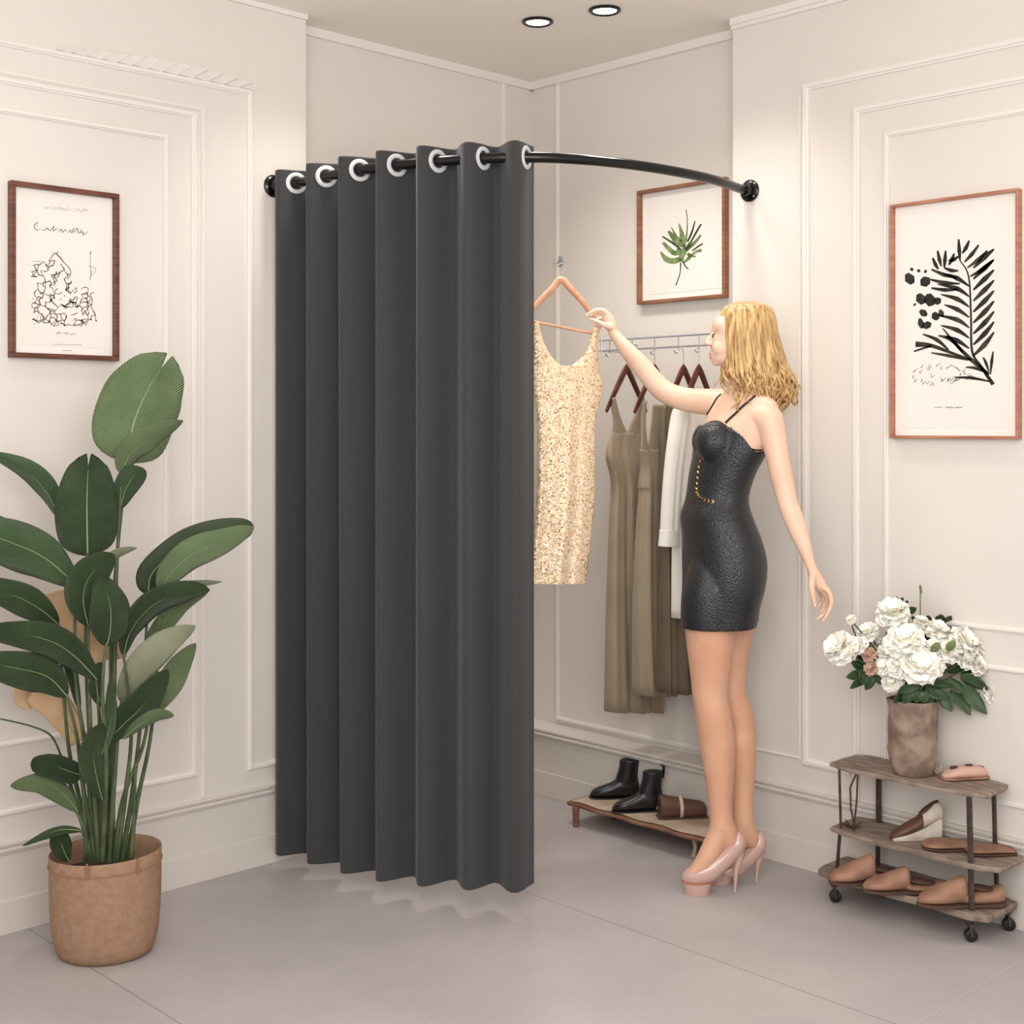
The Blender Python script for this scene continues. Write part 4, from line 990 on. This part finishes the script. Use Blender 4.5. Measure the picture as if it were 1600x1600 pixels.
for pts in ([(150, 1340, 3.50), (140, 1150, 3.48), (134, 1000, 3.46), (137, 862, 3.46)], [(165, 1345, 3.52), (172, 1150, 3.52), (176, 950, 3.52), (198, 720, 3.52)], [(175, 1340, 3.52), (178, 1100, 3.50), (182, 900, 3.50), (190, 740, 3.50)],
            [(160, 1345, 3.46), (166, 1200, 3.42), (160, 1080, 3.40), (166, 1005, 3.40)], [(148, 1345, 3.48), (135, 1180, 3.45), (118, 1060, 3.44), (118, 912, 3.45)], [(145, 1345, 3.50), (120, 1230, 3.50), (105, 1150, 3.44), (92, 975, 3.42)],
            [(190, 1345, 3.52), (208, 1230, 3.52), (220, 1120, 3.52), (232, 928, 3.52)], [(182, 1345, 3.50), (196, 1240, 3.50), (205, 1140, 3.49), (193, 1022, 3.48)], [(200, 1340, 3.54), (215, 1250, 3.54), (238, 1130, 3.53), (252, 930, 3.51)],
            [(170, 1345, 3.48), (178, 1230, 3.47), (184, 1150, 3.48), (190, 1092, 3.49)], [(178, 1345, 3.50), (192, 1250, 3.50), (222, 1170, 3.51), (232, 1120, 3.52)], [(158, 1345, 3.48), (152, 1260, 3.46), (155, 1200, 3.45), (166, 1160, 3.45)],
            [(140, 1345, 3.48), (134, 1300, 3.46), (130, 1240, 3.45), (126, 1210, 3.45)], [(142, 1345, 3.48), (136, 1310, 3.46), (128, 1285, 3.45), (118, 1266, 3.45)], [(135, 1345, 3.48), (134, 1320, 3.46), (132, 1305, 3.46), (126, 1298, 3.46)],
            [(150, 1345, 3.48), (130, 1230, 3.45), (120, 1150, 3.42), (104, 1088, 3.40)], [(155, 1345, 3.48), (158, 1200, 3.45), (155, 1120, 3.43), (150, 1060, 3.42)], [(155, 1345, 3.47), (148, 1250, 3.44), (140, 1100, 3.42), (138, 978, 3.42)],
            [(95, 1180, 3.52), (80, 1150, 3.50), (50, 1135, 3.48), (0, 1123, 3.44)], [(148, 1345, 3.52), (120, 1260, 3.52), (105, 1210, 3.52), (94, 1178, 3.52)], [(205, 1340, 3.50), (208, 1300, 3.50), (210, 1250, 3.50), (212, 1200, 3.50)]):
    petiole(pts, r=(.0075, .0035) if pts[0][1] > 1300 else (.003, .002))

# ------------------------------------------------------------------ shoes in local axes: x toe, y side, z up
def place(m, pos, ang, tilt=0):
    """ang: heading of the toe, 0 = screen left, + towards the camera"""
    f = (-RGT*math.cos(ang)-FWD*math.sin(ang)); l = UP.cross(f)
    M_ = Matrix(((f.x, l.x, 0, pos.x), (f.y, l.y, 0, pos.y), (0, 0, 1, pos.z), (0, 0, 0, 1)))
    return M_ @ Matrix.Rotation(tilt, 4, 'Y')
def stations(rows, n=22, pw=.8):
    """rows: x, half width, z bottom, z top"""
    out = []
    for x, w_, zb, zt in cr(rows, 4):
        R_ = []
        for j in range(n):
            a = 2*PI*j/n; c, s_ = math.cos(a), math.sin(a)
            R_.append(V((x, w_*math.copysign(abs(c)**pw, c), zb+(zt-zb)*(.5+.5*math.copysign(abs(s_)**pw, s_)) if s_ < 0 else (zb+zt)/2+(zt-zb)/2*s_)))
        out.append(R_)
    return out
def clog(pos, ang, L_, label, matn='tan', h=.05, back=.5, group=None):
    t = thing('slip_on_shoe', label, 'shoe', pos, group); X = place(None, pos, ang) @ Matrix.Diagonal((1, 1.2, 1, 1))
    m = MB(); m.loft(stations([(-L_/2, .012, 0, .012), (-L_*.42, .026, 0, .014), (-L_*.2, .028, 0, .013), (0, .028, 0, .012), (L_*.25, .033, 0, .012), (L_*.42, .025, 0, .012), (L_/2, .008, 0, .010)])); m.xf(X); m.build('sole', 'brown_in', t)
    m = MB(); m.loft(stations([(-L_*.04, .022, .010, h*.98), (-L_*.0, .026, .010, h), (L_*.12, .030, .010, h*.84), (L_*.28, .032, .010, h*.62), (L_*.42, .023, .010, h*.46), (L_*.49, .008, .010, h*.28)])); m.xf(X); m.build('upper', matn, t)
    m = MB(); m.loft(stations([(-L_*.48, .010, .012, h*back*.9), (-L_*.45, .021, .012, h*back), (-L_*.3, .026, .010, h*back*.8), (-L_*.1, .027, .010, h*back*.7), (L_*.0, .024, .010, h*.6)])); m.xf(X); q = m.build('heel_counter', matn, t)
    m = MB(); m.ell(V((-L_*.22, 0, h*back*.84)), V((L_*.22, 0, h*.10)), V((0, .019, 0)), V((0, 0, .008)), 20, 8); m.xf(X); m.build('lining', 'brown_in', t)
    return t
def flat_shoe(pos, ang, L_, label, matn='tan', h=.022):
    t = thing('flat_slipper', label, 'shoe', pos); X = place(None, pos, ang) @ Matrix.Diagonal((1, 1.3, 1, 1))
    m = MB(); m.loft(stations([(-L_/2, .010, 0, .006), (-L_*.42, .028, 0, .008), (-L_*.1, .032, 0, .008), (L_*.25, .036, 0, .008), (L_*.42, .027, 0, .008), (L_/2, .008, 0, .006)])); m.xf(X); m.build('sole', 'brown_in', t)
    m = MB(); m.loft(stations([(-L_*.48, .010, .006, h*.55), (-L_*.4, .026, .006, h*.8), (-L_*.1, .030, .006, h), (L_*.25, .034, .006, h), (L_*.42, .025, .006, h*.8), (L_*.49, .008, .006, h*.5)])); m.xf(X); m.build('upper', matn, t)
    return t

# ------------------------------------------------------------------ rolling three tier shoe rack
U = V((1, 0, 0)); 
def cp(u, v, z): return V((u, -v, z))
RK = cp(1.64, .105, 0)
t = thing('shoe_rack', 'weathered three tier grey wood and iron shoe rack on casters by the right wall', 'shoe rack', RK)
def board(u0, u1, v0, v1, z, th, cx=.05, seed=0, name='shelf'):
    m = MB(); random.seed(seed); out = []; N = 72
    cu, cv = (u0+u1)/2, (v0+v1)/2; hu, hv = (u1-u0)/2, (v1-v0)/2
    for i in range(N):
        a = 2*PI*i/N; c, s_ = math.cos(a), math.sin(a); k = (abs(c)**9+abs(s_)**9)**(-1/9); r = 1+.006*math.sin(5*a+seed)+.004*math.sin(11*a+seed)
        x, y = c*k, s_*k; cut = max(0, abs(x)+abs(y)-1.82)/.18
        x *= 1-.10*cut; y *= 1-.45*cut
        out.append((cu+hu*x*r, cv+hv*y*r))
    R = lambda z_, g: [cp(cu+(a-cu)*g, cv+(b-cv)*g, z_+.0015*math.sin(i*.7+seed)) for i, (a, b) in enumerate(out)]
    m.loft([R(z-th, .985), R(z-th*.7, 1), R(z-.003, 1), R(z, .99)]); return m.build(name, 'shelfwood', t)
ZT, ZM, ZB = .400, .212, .085
board(1.415, 1.905, .006, .185, ZT, .012, seed=1); board(1.42, 1.95, .006, .190, ZM, .014, seed=2); board(1.385, 1.93, .006, .205, ZB, .020, seed=4)
def post(pts, r, name='post'): m = MB(); m.tube(pts, r, 6, flat=.6); return m.build(name, 'iron', t)
post([cp(1.86, .172, ZT-.01), cp(1.868, .178, ZM-.01), cp(1.875, .185, ZB-.015)], .009)
post([cp(1.45, .165, ZT-.01), cp(1.455, .165, ZM)], .0045); post([cp(1.455, .170, ZM-.012), cp(1.445, .170, ZB)], .006)
post([cp(1.50, .030, ZT-.01), cp(1.50, .030, ZM)], .010); post([cp(1.50, .035, ZM-.012), cp(1.50, .035, ZB)], .008)
post([cp(1.86, .03, ZT-.01), cp(1.865, .03, ZM-.01), cp(1.87, .03, ZB)], .007)
for u, v, fl_ in ((1.445, .185, 1), (1.865, .180, 1), (1.49, .03, 0), (1.90, .03, 0)):
    m = MB(); c = cp(u, v, 0); r = .017
    m.tube([c+V((0, 0, ZB-.02)), c+V((0, 0, ZB-.032))], [.020, .014], 12); m.tube([c+V((.008, -.010, .05)), c+V((.014, -.012, r))], .004, 8); m.tube([c+V((-.008, .010, .05)), c+V((-.006, .012, r))], .004, 8)
    m.tube([c+V((0, 0, .054)), c+V((0, 0, .045))], [.014, .010], 10)
    k = m.build('caster', 'iron', t)
    m = MB(); ax = V((.5, -.55, 0)).normalized(); m.tube([c+V((.004, 0, r))-ax*.010, c+V((.004, 0, r))-ax*.008, c+V((.004, 0, r))+ax*.008, c+V((.004, 0, r))+ax*.010], [.013, r, r, .013], 20); m.build('wheel', 'rubber', k)
# iron bracket with curled wires, standing between shelves
t2 = thing('wire_ornament', 'small dark iron wire ornament with a leafy foot on the middle shelf, left end', 'ornament', cp(1.475, .135, ZM))
c = cp(1.475, .14, ZM)
m = MB(); m.tube([c+V((.012, 0, .003)), c+V((-.002, 0, .06)), c+V((-.004, 0, .12)), c+V((.02, 0, .172))], .0028, 8); m.build('wire', 'iron', t2)
m = MB(); m.tube([c+V((.02, -.02, .003)), c+V((.03, -.02, .09)), c+V((.034, -.02, .172))], .0028, 8); m.build('wire', 'iron', t2)
m = MB()
for i in range(7):
    a = i*.9; d = V((math.cos(a), math.sin(a), 0)); m.tube([c+d*.004+V((0, 0, .004)), c+d*.02+V((0, 0, .012)), c+d*.034+V((0, 0, .010+.008*(i % 2)))], [.003, .005, .001], 6, flat=.5)
m.build('foot', 'brown', t2)
# shoes on the rack
def rs(px, py, z): p = onz(px, py, z); return p
clog(rs(1358, 1379, ZB), .12, .235, 'tan slip-on shoe at the left end of the bottom shelf', h=.080)
clog(rs(1413, 1394, ZB), -.02, .235, 'tan slip-on shoe in the middle of the bottom shelf', h=.070)
clog(rs(1502, 1415, ZB), .02, .240, 'tan slip-on shoe at the right end of the bottom shelf', h=.080, back=.72)
flat_shoe(rs(1487, 1325, ZM), .0, .165, 'flat pinkish tan slipper on the middle shelf beside the wedge shoe', h=.022)
flat_shoe(rs(1547, 1332, ZM), .0, .140, 'flat pinkish tan slipper at the right end of the middle shelf', h=.020)
# wedge shoe
pos = rs(1433, 1311, ZM); X = place(None, pos, .0); t3 = thing('wedge_shoe', 'brown and cream high wedge heel shoe on the middle shelf', 'shoe', pos)
m = MB(); prof = [(.075, .0), (.072, .008), (.03, .018), (-.02, .036), (-.058, .062), (-.068, .060), (-.066, .0)]
def extr(prof, w0, w1): return [[V((x, -w_(x), z)) for x, z in prof] for w_ in (w0,)]
A = [V((x, -(.020+.006*(x > 0)), z)) for x, z in prof]; Bq = [V((x, (.020+.006*(x > 0)), z)) for x, z in prof]; m.loft([A, Bq]); m.xf(X); o = m.build('wedge_sole', 'cream', t3, smooth=False); mod(o, 'BEVEL', width=.003, segments=2)
m = MB(); m.loft(stations([(.078, .008, .002, .010), (.065, .022, .006, .024), (.035, .027, .016, .042), (.005, .026, .026, .060), (-.012, .023, .034, .072)])); m.xf(X); m.build('vamp', 'brown', t3)
m = MB(); m.loft(stations([(-.012, .022, .034, .074), (-.035, .024, .045, .098), (-.052, .023, .056, .108), (-.066, .020, .058, .102), (-.072, .010, .060, .088)])); m.xf(X); m.build('heel_counter', 'cream', t3)
m = MB(); m.ell(V((-.032, 0, .090)), V((.030, 0, -.022)), V((0, .015, 0)), V((0.003, 0, .006)), 16, 8); m.xf(X); m.build('lining', 'brown_in', t3)
# sandal on top shelf
pos = rs(1508, 1217, ZT); X = place(None, pos, .15); t3 = thing('strappy_sandal', 'pinkish strappy sandal lying on the top shelf right of the vase', 'sandal', pos)
m = MB(); m.loft(stations([(-.07, .010, 0, .008), (-.055, .024, 0, .010), (0, .025, 0, .010), (.045, .029, 0, .010), (.066, .018, 0, .009), (.073, .006, 0, .008)])); m.xf(X); m.build('sole', 'tan', t3)
m = MB(); m.loft(stations([(-.066, .010, .006, .018), (-.05, .022, .006, .034), (-.02, .025, .006, .036), (.02, .027, .006, .036), (.05, .024, .006, .026), (.068, .010, .006, .014)])); m.xf(X); m.build('upper', 'petal_pink', t3)
for x, y, z, a_ in ((.034, -.0, .034, .012), (-.012, -.006, .036, .014), (-.045, .0, .031, .010), (.012, -.022, .024, .008)):
    m = MB(); m.ell(V((x, y, z)), V((a_, 0, -.002)), V((0, .011, 0)), V((0, 0, .0035)), 14, 6); m.xf(X); m.build('cut_out', 'brown_in', t3)
# dried frill beside the vase
pos = rs(1462, 1208, ZT); t3 = MB(); random.seed(9)
for i in range(46):
    a = random.uniform(0, 6.28); r = random.uniform(.004, .024); p = pos+RGT*(math.cos(a)*r*1.3)+FWD*(math.sin(a)*r)+UP*.003; t3.tube([p, p+UP*random.uniform(.008, .026)+RGT*random.uniform(-.012, .012)+FWD*random.uniform(-.01, .01)], [.003, .0012], 5)
o = t3.build('dried_moss', 'cream'); tag(o, 'tuft of pale dried moss between the vase and the sandal', 'dried moss')

# vase
VB = rs(1426, 1209, ZT)+FWD*0
VB.y = min(VB.y, -.088)
m = MB(); n = 64
def vr(r, z): return [VB+V((r*(1+.035*math.sin(3*a+z*40)+.03*math.sin(7*a+z*90)+.015*math.sin(13*a-z*130))*math.cos(a), r*(1+.035*math.sin(3*a+z*40)+.03*math.sin(7*a+z*90))*math.sin(a), z)) for a in [2*PI*i/n for i in range(n)]]
m.loft([vr(.048, 0), vr(.056, .006), vr(.062, .03), vr(.066, .07), vr(.068, .11), vr(.069, .15), vr(.066, .19), vr(.069, .215), vr(.063, .215), vr(.058, .19), vr(.050, .12)], cap=False); m.add(vr(.048, 0), [tuple(range(n-1, -1, -1))])
o = m.build('flower_vase', 'vase', ang=60); tag(o, 'rough mottled brown stone vase holding white flowers on the top shelf', 'vase')
TV = (VB-CAM).dot(FWD); vtop = VB+UP*.2
# flowers
def blossom(c, r, seed, matn='petal'):
    random.seed(seed); m = MB(); m.ell(c, V((r*.55, 0, 0)), V((0, r*.55, 0)), V((0, 0, r*.5)), 12, 8)
    for layer, (cnt, el, ln, op) in enumerate(((9, -.15, 1.0, .9), (9, .25, .95, .7), (8, .65, .85, .5), (6, 1.05, .7, .3))):
        for i in range(cnt):
            a = 2*PI*(i+random.random()*.6)/cnt+layer; e = el+random.uniform(-.15, .15)
            d = V((math.cos(a)*math.cos(e), math.sin(a)*math.cos(e), math.sin(e))); s_ = V((-math.sin(a), math.cos(a), 0)); n_ = d.cross(s_)
            L_ = r*ln*random.uniform(.85, 1.05); w_ = r*random.uniform(.50, .66); rows = []
            for k in range(6):
                f = k/5; ww = w_*math.sin(PI*(.14+.64*f))**.6; row = []
                for j in range(5):
                    u = j/2-1; row.append(c+d*(L_*f)+s_*(u*ww)+n_*(-(r*.30*f*f*op)+r*.16*u*u+random.uniform(-.04, .04)*r+r*.10*math.sin(u*6+i)*f))
                rows.append(row)
            m.loft(rows, cap=False, closed=False)
    dr_ = (V((c.x-VB.x, c.y-VB.y, 0))*1.2+V((0, 0, max(.0, c.z-vtop.z)*1.0+.02))-FWD*.09).normalized(); Q = UP.rotation_difference(dr_)
    m.v = [c+Q @ (p-c) for p in m.v]
    return m
FL = [(1425, 1020, 15, -.02, 'small white blossom tucked between the two large centre blossoms'), (1380, 1042, 13, -.03, 'small white blossom below and right of the pink flower'), (1410, 972, 14, .01, 'white blossom at the lower right of the top left blossom'), (1488, 1000, 14, -.01, 'white blossom behind the two green buds'), (1506, 1030, 15, -.05, 'white blossom under the right large blossom'), (1460, 1040, 14, -.07, 'small white blossom right of the lower front centre blossom'), (1328, 1022, 10, -.02, 'small white blossom low at the far left edge'), (1396, 957, 23, -.02, 'large white ruffled blossom at the top left of the bouquet'), (1313, 1012, 23, -.03, 'white blossom at the far left edge of the bouquet'), (1341, 1008, 13, -.02, 'small white blossom just inside the far left one'),
      (1356, 988, 15, .01, 'white blossom left of the top blossom, above the pink flower'), (1371, 1008, 12, .03, 'small white blossom right above the pink flower'), (1413, 1001, 26, -.06, 'large white blossom in the upper centre of the bouquet'),
      (1436, 1038, 27, -.08, 'largest white blossom at the lower front centre of the bouquet'), (1405, 1040, 17, -.06, 'white blossom at the lower left of the front centre blossom'), (1440, 972, 11, .0, 'small white blossom below the tall bud stem'),
      (1466, 986, 18, -.02, 'white blossom at the upper right of centre, beside a green bud'), (1478, 1018, 17, -.06, 'white blossom right of the front centre blossom'), (1506, 1002, 22, -.04, 'large white blossom on the right side of the bouquet'),
      (1528, 1012, 15, -.02, 'white blossom behind the right large blossom'), (1541, 976, 12, .02, 'small white blossom at the upper right edge'), (1526, 1038, 16, -.05, 'white blossom low on the right side above the big leaves'),
      (1394, 1066, 14, -.03, 'small white blossom hanging at the lower left of the bouquet'), (1550, 1082, 17, -.04, 'white blossom drooping at the lower right edge'), (1576, 1070, 9, -.03, 'tiny white blossom at the far lower right tip'),
      (1330, 968, 7, .0, 'tiny white blossom sticking up at the upper left'), (1496, 975, 10, .04, 'small white blossom at the back, upper right'), (1384, 1018, 12, -.02, 'small white blossom between the pink flower and the centre'), (1455, 1012, 12, -.07, 'small white blossom between the centre blossoms')]
for i, (x, y, r, dt, lb) in enumerate(FL):
    c = W(x, y, TV+dt); t = thing('white_flower', lb, 'flower', c, 'white flowers in the stone vase')
    blossom(c, r*1.2*TV/F, 50+i).build('blossom', 'petal', t, ang=0, recalc=False)
    m = MB(); b0 = vtop+V((random.uniform(-.03, .03), random.uniform(-.03, .03), -.10)); m.tube([V(p) for p in cr([tuple(c-UP*.003), tuple(c.lerp(vtop, .5)+UP*.012), tuple(vtop+(c-vtop)*.06), tuple(b0)], 5)], .0022, 6); m.build('stem', 'bleaf', t)
for (x, y, r) in ((1358, 1024, 12), (1360, 1042, 11)):
    pass
c = W(1359, 1032, TV-.03); t = thing('pink_flower', 'dusty pink double blossom on the left side of the bouquet', 'flower', c)
mm = blossom(W(1357, 1022, TV-.03), 12*TV/F, 90, ); m2 = blossom(W(1361, 1044, TV-.03), 12*TV/F, 91); mm.add(m2.v, m2.f); mm.build('blossom', 'petal_pink', t, ang=0, recalc=False)
m = MB(); m.tube([c, c.lerp(vtop, .5)+UP*.01, vtop, vtop-UP*.1], .0022, 6); m.build('stem', 'bleaf', t)
# tall bud stem
c = W(1438, 918, TV+.02); t = thing('bud_stem', 'tall thin green stem with a bud rising above the bouquet', 'flower bud', c)
m = MB(); m.tube([c, W(1438, 975, TV+.02), vtop, vtop-UP*.1], .002, 6); m.build('stem', 'bud', t)
m = MB(); m.ell(c, RGT*.004, FWD*.004, UP*.008, 10, 8); m.ell(c-UP*.012+RGT*.002, RGT*.004, FWD*.004, UP*.006, 10, 8); m.build('bud', 'bud', t)
for x, y, w_, h_, lb in ((1461, 1012, 7, 9, 'left one of two green buds amid the white blossoms'), (1486, 1009, 7, 9, 'right one of two green buds amid the white blossoms')):
    c = W(x, y, TV-.085); t = thing('green_bud', lb, 'flower bud', c, 'green buds in the bouquet')
    m = MB(); m.ell(c, RGT*w_*TV/F, FWD*.010, (UP+RGT*.4).normalized()*h_*TV/F, 14, 10); m.build('bud', 'bud', t); m = MB(); m.tube([c, c.lerp(vtop, .5), vtop, vtop-UP*.08], .0018, 6); m.build('stem', 'bleaf', t)
# leaf sprigs
def sprig(items, label, base=None):
    c = W(items[0][0][0], items[0][0][1], TV+items[0][3]); t = thing('leaf_sprig', label, 'foliage', c)
    for (b, e, hw, dt) in items:
        p0, p1 = W(b[0], b[1], TV+dt+.01), W(e[0], e[1], TV+dt-.012); T = (p1-p0); L_ = T.length; T.normalize(); wd = T.cross(FWD).normalized(); N = wd.cross(T); m = MB(); rows = []; rd = random.uniform(-.6, .6); wd = Matrix.Rotation(rd, 3, T) @ wd; N = Matrix.Rotation(rd, 3, T) @ N
        for i in range(11):
            f = i/10; ww = max(.04, math.sin(PI*f**.8)**.7)*hw*TV/F; rows.append([p0+T*L_*f+N*(.12*L_*math.sin(PI*f))+wd*(u*ww)+N*(-.22*abs(u)*ww) for u in (-1, -.5, 0, .5, 1)])
        m.loft(rows, cap=False, closed=False); o = m.build('leaf', 'bleaf', t, ang=0, recalc=False); mod(o, 'SOLIDIFY', thickness=.001, offset=0)
    m = MB(); m.tube([c, c.lerp(vtop, .6)+UP*.005, vtop+FWD*.0, vtop-UP*.08], .0022, 6); m.build('stem', 'bleaf', t)
sprig([((1362, 1050), (1330, 1034), 9, 0), ((1360, 1052), (1322, 1058), 9, -.01), ((1362, 1055), (1328, 1076), 9, -.02), ((1366, 1055), (1352, 1078), 9, -.02), ((1372, 1052), (1378, 1070), 9, -.01), ((1355, 1050), (1345, 1066), 12, -.02)], 'dark green lobed leaves at the lower left of the bouquet')
sprig([((1430, 1078), (1392, 1072), 9, -.03), ((1425, 1078), (1396, 1098), 10, -.04), ((1428, 1080), (1410, 1098), 9, -.05), ((1434, 1078), (1432, 1098), 10, -.05), ((1440, 1072), (1402, 1082), 9, -.05)], 'dark green leaves hanging over the front left rim of the vase')
sprig([((1440, 1078), (1458, 1098), 11, -.05), ((1445, 1072), (1478, 1090), 11, -.06), ((1470, 1078), (1487, 1112), 12, -.06), ((1450, 1068), (1490, 1072), 10, -.07), ((1440, 1080), (1446, 1098), 9, -.06)], 'dark green round leaves just right of the vase rim')
sprig([((1490, 1062), (1516, 1118), 13, -.05), ((1505, 1070), (1542, 1116), 12, -.06), ((1500, 1055), (1545, 1078), 11, -.05), ((1480, 1060), (1510, 1084), 10, -.06), ((1500, 1050), (1538, 1052), 9, -.03), ((1480, 1050), (1512, 1040), 9, -.02)], 'large dark green drooping leaves on the lower right of the bouquet')
sprig([((1405, 950), (1400, 932), 6, .03), ((1410, 955), (1418, 938), 6, .03), ((1415, 958), (1432, 950), 6, .03), ((1412, 965), (1430, 966), 6, .03), ((1398, 948), (1412, 934), 5, .03)], 'small green leaves above the top left blossom')
sprig([((1475, 975), (1468, 960), 6, .02), ((1478, 975), (1486, 962), 6, .02), ((1482, 980), (1500, 972), 6, .02), ((1478, 985), (1494, 988), 6, .02), ((1455, 975), (1448, 962), 6, .02), ((1462, 972), (1474, 962), 6, .02)], 'small green leaves at the back centre of the bouquet')
sprig([((1520, 985), (1530, 972), 7, .0), ((1524, 990), (1548, 990), 7, .0), ((1520, 992), (1540, 1004), 7, -.01), ((1530, 1000), (1556, 1002), 6, .0), ((1550, 1015), (1568, 1014), 6, .0), ((1545, 1022), (1560, 1034), 6, .0)], 'pale green leaves at the upper right edge of the bouquet')
sprig([((1350, 1000), (1326, 998), 5, .02), ((1350, 1030), (1336, 1022), 7, .01), ((1380, 1040), (1392, 1022), 8, .0), ((1380, 1050), (1398, 1048), 8, .0), ((1450, 1000), (1444, 985), 8, .0), ((1490, 1030), (1500, 1022), 8, -.01), ((1400, 1000), (1385, 985), 8, .02), ((1500, 1040), (1515, 1028), 9, -.01), ((1440, 1060), (1470, 1050), 11, -.03), ((1410, 1060), (1390, 1050), 11, -.03)], 'dark green leaves filling the gaps between the white blossoms')
sprig([((1330, 1030), (1298, 998), 1.2, .0), ((1330, 1030), (1284, 1002), 1.2, .01), ((1340, 1000), (1330, 972), 1.2, .0)], 'thin bare twigs at the left tip of the bouquet')

# ------------------------------------------------------------------ low bench with boots
BL = onz(900, 1292, 0); BR = onz(1084, 1338, 0)
t = thing('low_shoe_bench', 'low worn wooden shoe bench on short legs by the back wall', 'bench', V(((BL.x+BR.x)/2, -.10, 0)))
zb = .085; x0, x1 = BL.x-.045, BR.x+.10; y0, y1 = -.19, -.012
m = MB()
def outline(z, g=0, wv=.004):
    P = []
    N_ = 20
    for i in range(N_+1): P.append(V((x0+(x1-x0)*i/N_, y0-g+wv*math.sin(i*1.1), z)))
    for i in range(N_+1): P.append(V((x1-(x1-x0)*i/N_, y1+0, z)))
    return P
m.loft([outline(zb-.020, .002), outline(zb-.012, .008), outline(zb-.006, .006)]); m.build('frame_rail', 'benchrail', t)
m = MB(); x0 += .02; m.loft([outline(zb-.006, -.004, .006), outline(zb-.001, .002, .006), outline(zb, -.002, .006)]); m.build('top_board', 'benchtop', t)
for p, mt, curved in ((BL, 'benchrail', 0), (BR, 'benchtop', 1), (V((BL.x+.03, -.035, 0)), 'iron', 0), (V((BR.x+.07, -.035, 0)), 'benchtop', 0)):
    m = MB(); c = V((p.x, min(p.y, -.03), 0))
    if curved: m.tube([c+V((0, 0, 0)), c+V((.003, 0, .012)), c+V((.006, 0, .035)), c+V((.0, 0, .06)), c+V((-.004, 0, .075))], [.010, .006, .0065, .009, .014], 10)
    else: m.tube([c, c+V((0, 0, .006)), c+V((0, 0, .07))], [.009, .0105, .013], 10)
    m.build('leg', mt, t)
m = MB(); m.tube([V((x0+.06, -.10, zb-.022)), V((x0+.28, -.13, zb-.03))], .006, 8); m.build('brace', 'iron', t)
def boot(pos, ang, label, sc=1.0, lean=0):
    t = thing('ankle_boot', label, 'boot', pos, 'black ankle boots on the low bench'); X = place(None, pos, ang) @ Matrix.Scale(sc, 4) @ Matrix.Rotation(lean, 4, 'Y')
    m = MB(); m.loft(stations([(.115, .006, .006, .016), (.10, .024, .006, .034), (.07, .033, .006, .048), (.03, .032, .006, .062), (-.01, .030, .006, .085), (-.05, .032, .006, .09), (-.078, .028, .006, .08), (-.092, .012, .008, .06)]))
    S_ = []
    for z, cx, a, b in cr([(.03, -.045, .045, .030), (.06, -.040, .050, .031), (.09, -.040, .045, .031), (.12, -.046, .041, .031), (.150, -.050, .042, .033), (.158, -.050, .042, .033)], 3):
        S_.append([V((cx+a*math.cos(2*PI*i/24), b*math.sin(2*PI*i/24), z)) for i in range(24)])
    m.loft(S_); me = remesh(m, .004, 5)
    # hollow the collar
    me.transform(X); shift(me, ORG[t.name]); o = link('upper', me, 'boot', t, pos)
    m = MB(); m.ell(V((-.05, 0, .156)), V((.036, 0, 0)), V((0, .027, 0)), V((0, 0, .004)), 20, 6); m.xf(X); m.build('opening', 'rubber', t)
    for s_ in (-.090,):
        m = MB(); m.tube([V((-.05+(.040 if s_ > 0 else -.040), 0, .13)), V((-.05+(.042 if s_ > 0 else -.044), 0, .175)), V((-.05+(.034 if s_ > 0 else -.034), 0, .180))], .013, 8, flat=.4, up=V((0, 1, 0))); m.xf(X); m.build('pull_tab', 'boot', t)
    m = MB(); m.loft(stations([(.118, .006, 0, .006), (.10, .026, 0, .008), (.06, .034, 0, .008), (0, .028, .0, .008), (-.04, .029, 0, .010), (-.085, .026, 0, .014), (-.094, .010, 0, .014)])); m.xf(X); m.build('sole', 'rubber', t)
def onb(px, y): q = ony(px, 1250, y); q.z = zb; return q
boot(onb(965, -.050), .02, 'black leather ankle boot at the left, partly behind the other boot', .86)
boot(onb(1001, -.115), .12, 'black leather ankle boot in front, closer to the brown shoe', .86)
# brown loafer lying on the bench
pos = onz(1078, 1272, zb); pos.y = min(pos.y, -.07); X = place(None, pos, .1); t = thing('brown_shoe', 'brown leather shoe with lighter strap at the right end of the low bench', 'shoe', pos)
m = MB(); m.loft(stations([(.075, .020, .004, .074), (.070, .030, 0, .078), (.03, .032, 0, .070), (-.02, .032, 0, .060), (-.07, .028, 0, .050), (-.085, .012, 0, .035)])); m.xf(X); m.build('upper', 'brown', t)
m = MB(); m.tube([V((.004, .034*math.cos(a), .032+.036*math.sin(a))) for a in [2*PI*i/24 for i in range(24)]], .006, 6, flat=.5, closed=True, up=V((1, 0, 0))); m.xf(X); m.build('strap', 'cream', t)
m = MB(); m.tube([V((.078, -.026, .02)), V((.060, -.034, .064)), V((.02, -.034, .040))], .0016, 6); m.xf(X); m.build('stitching', 'cream', t)
m = MB(); m.loft(stations([(.082, .02, 0, .006), (.06, .034, 0, .007), (-.07, .030, 0, .007), (-.09, .014, 0, .006)])); m.xf(X); m.build('sole', 'brown_in', t)
# small scraps beside the boots
pos = onz(1034, 1262, zb); m = MB(); M_ = place(None, pos, .1)
m.box((-.03, -.012, 0), (.03, .012, .014)); m.xf(M_); o = m.build('small_strap_roll', 'brown', smooth=False); mod(o, 'BEVEL', width=.003, segments=2); tag(o, 'small flat brown leather strap piece between the boots and the brown shoe', 'leather strap')
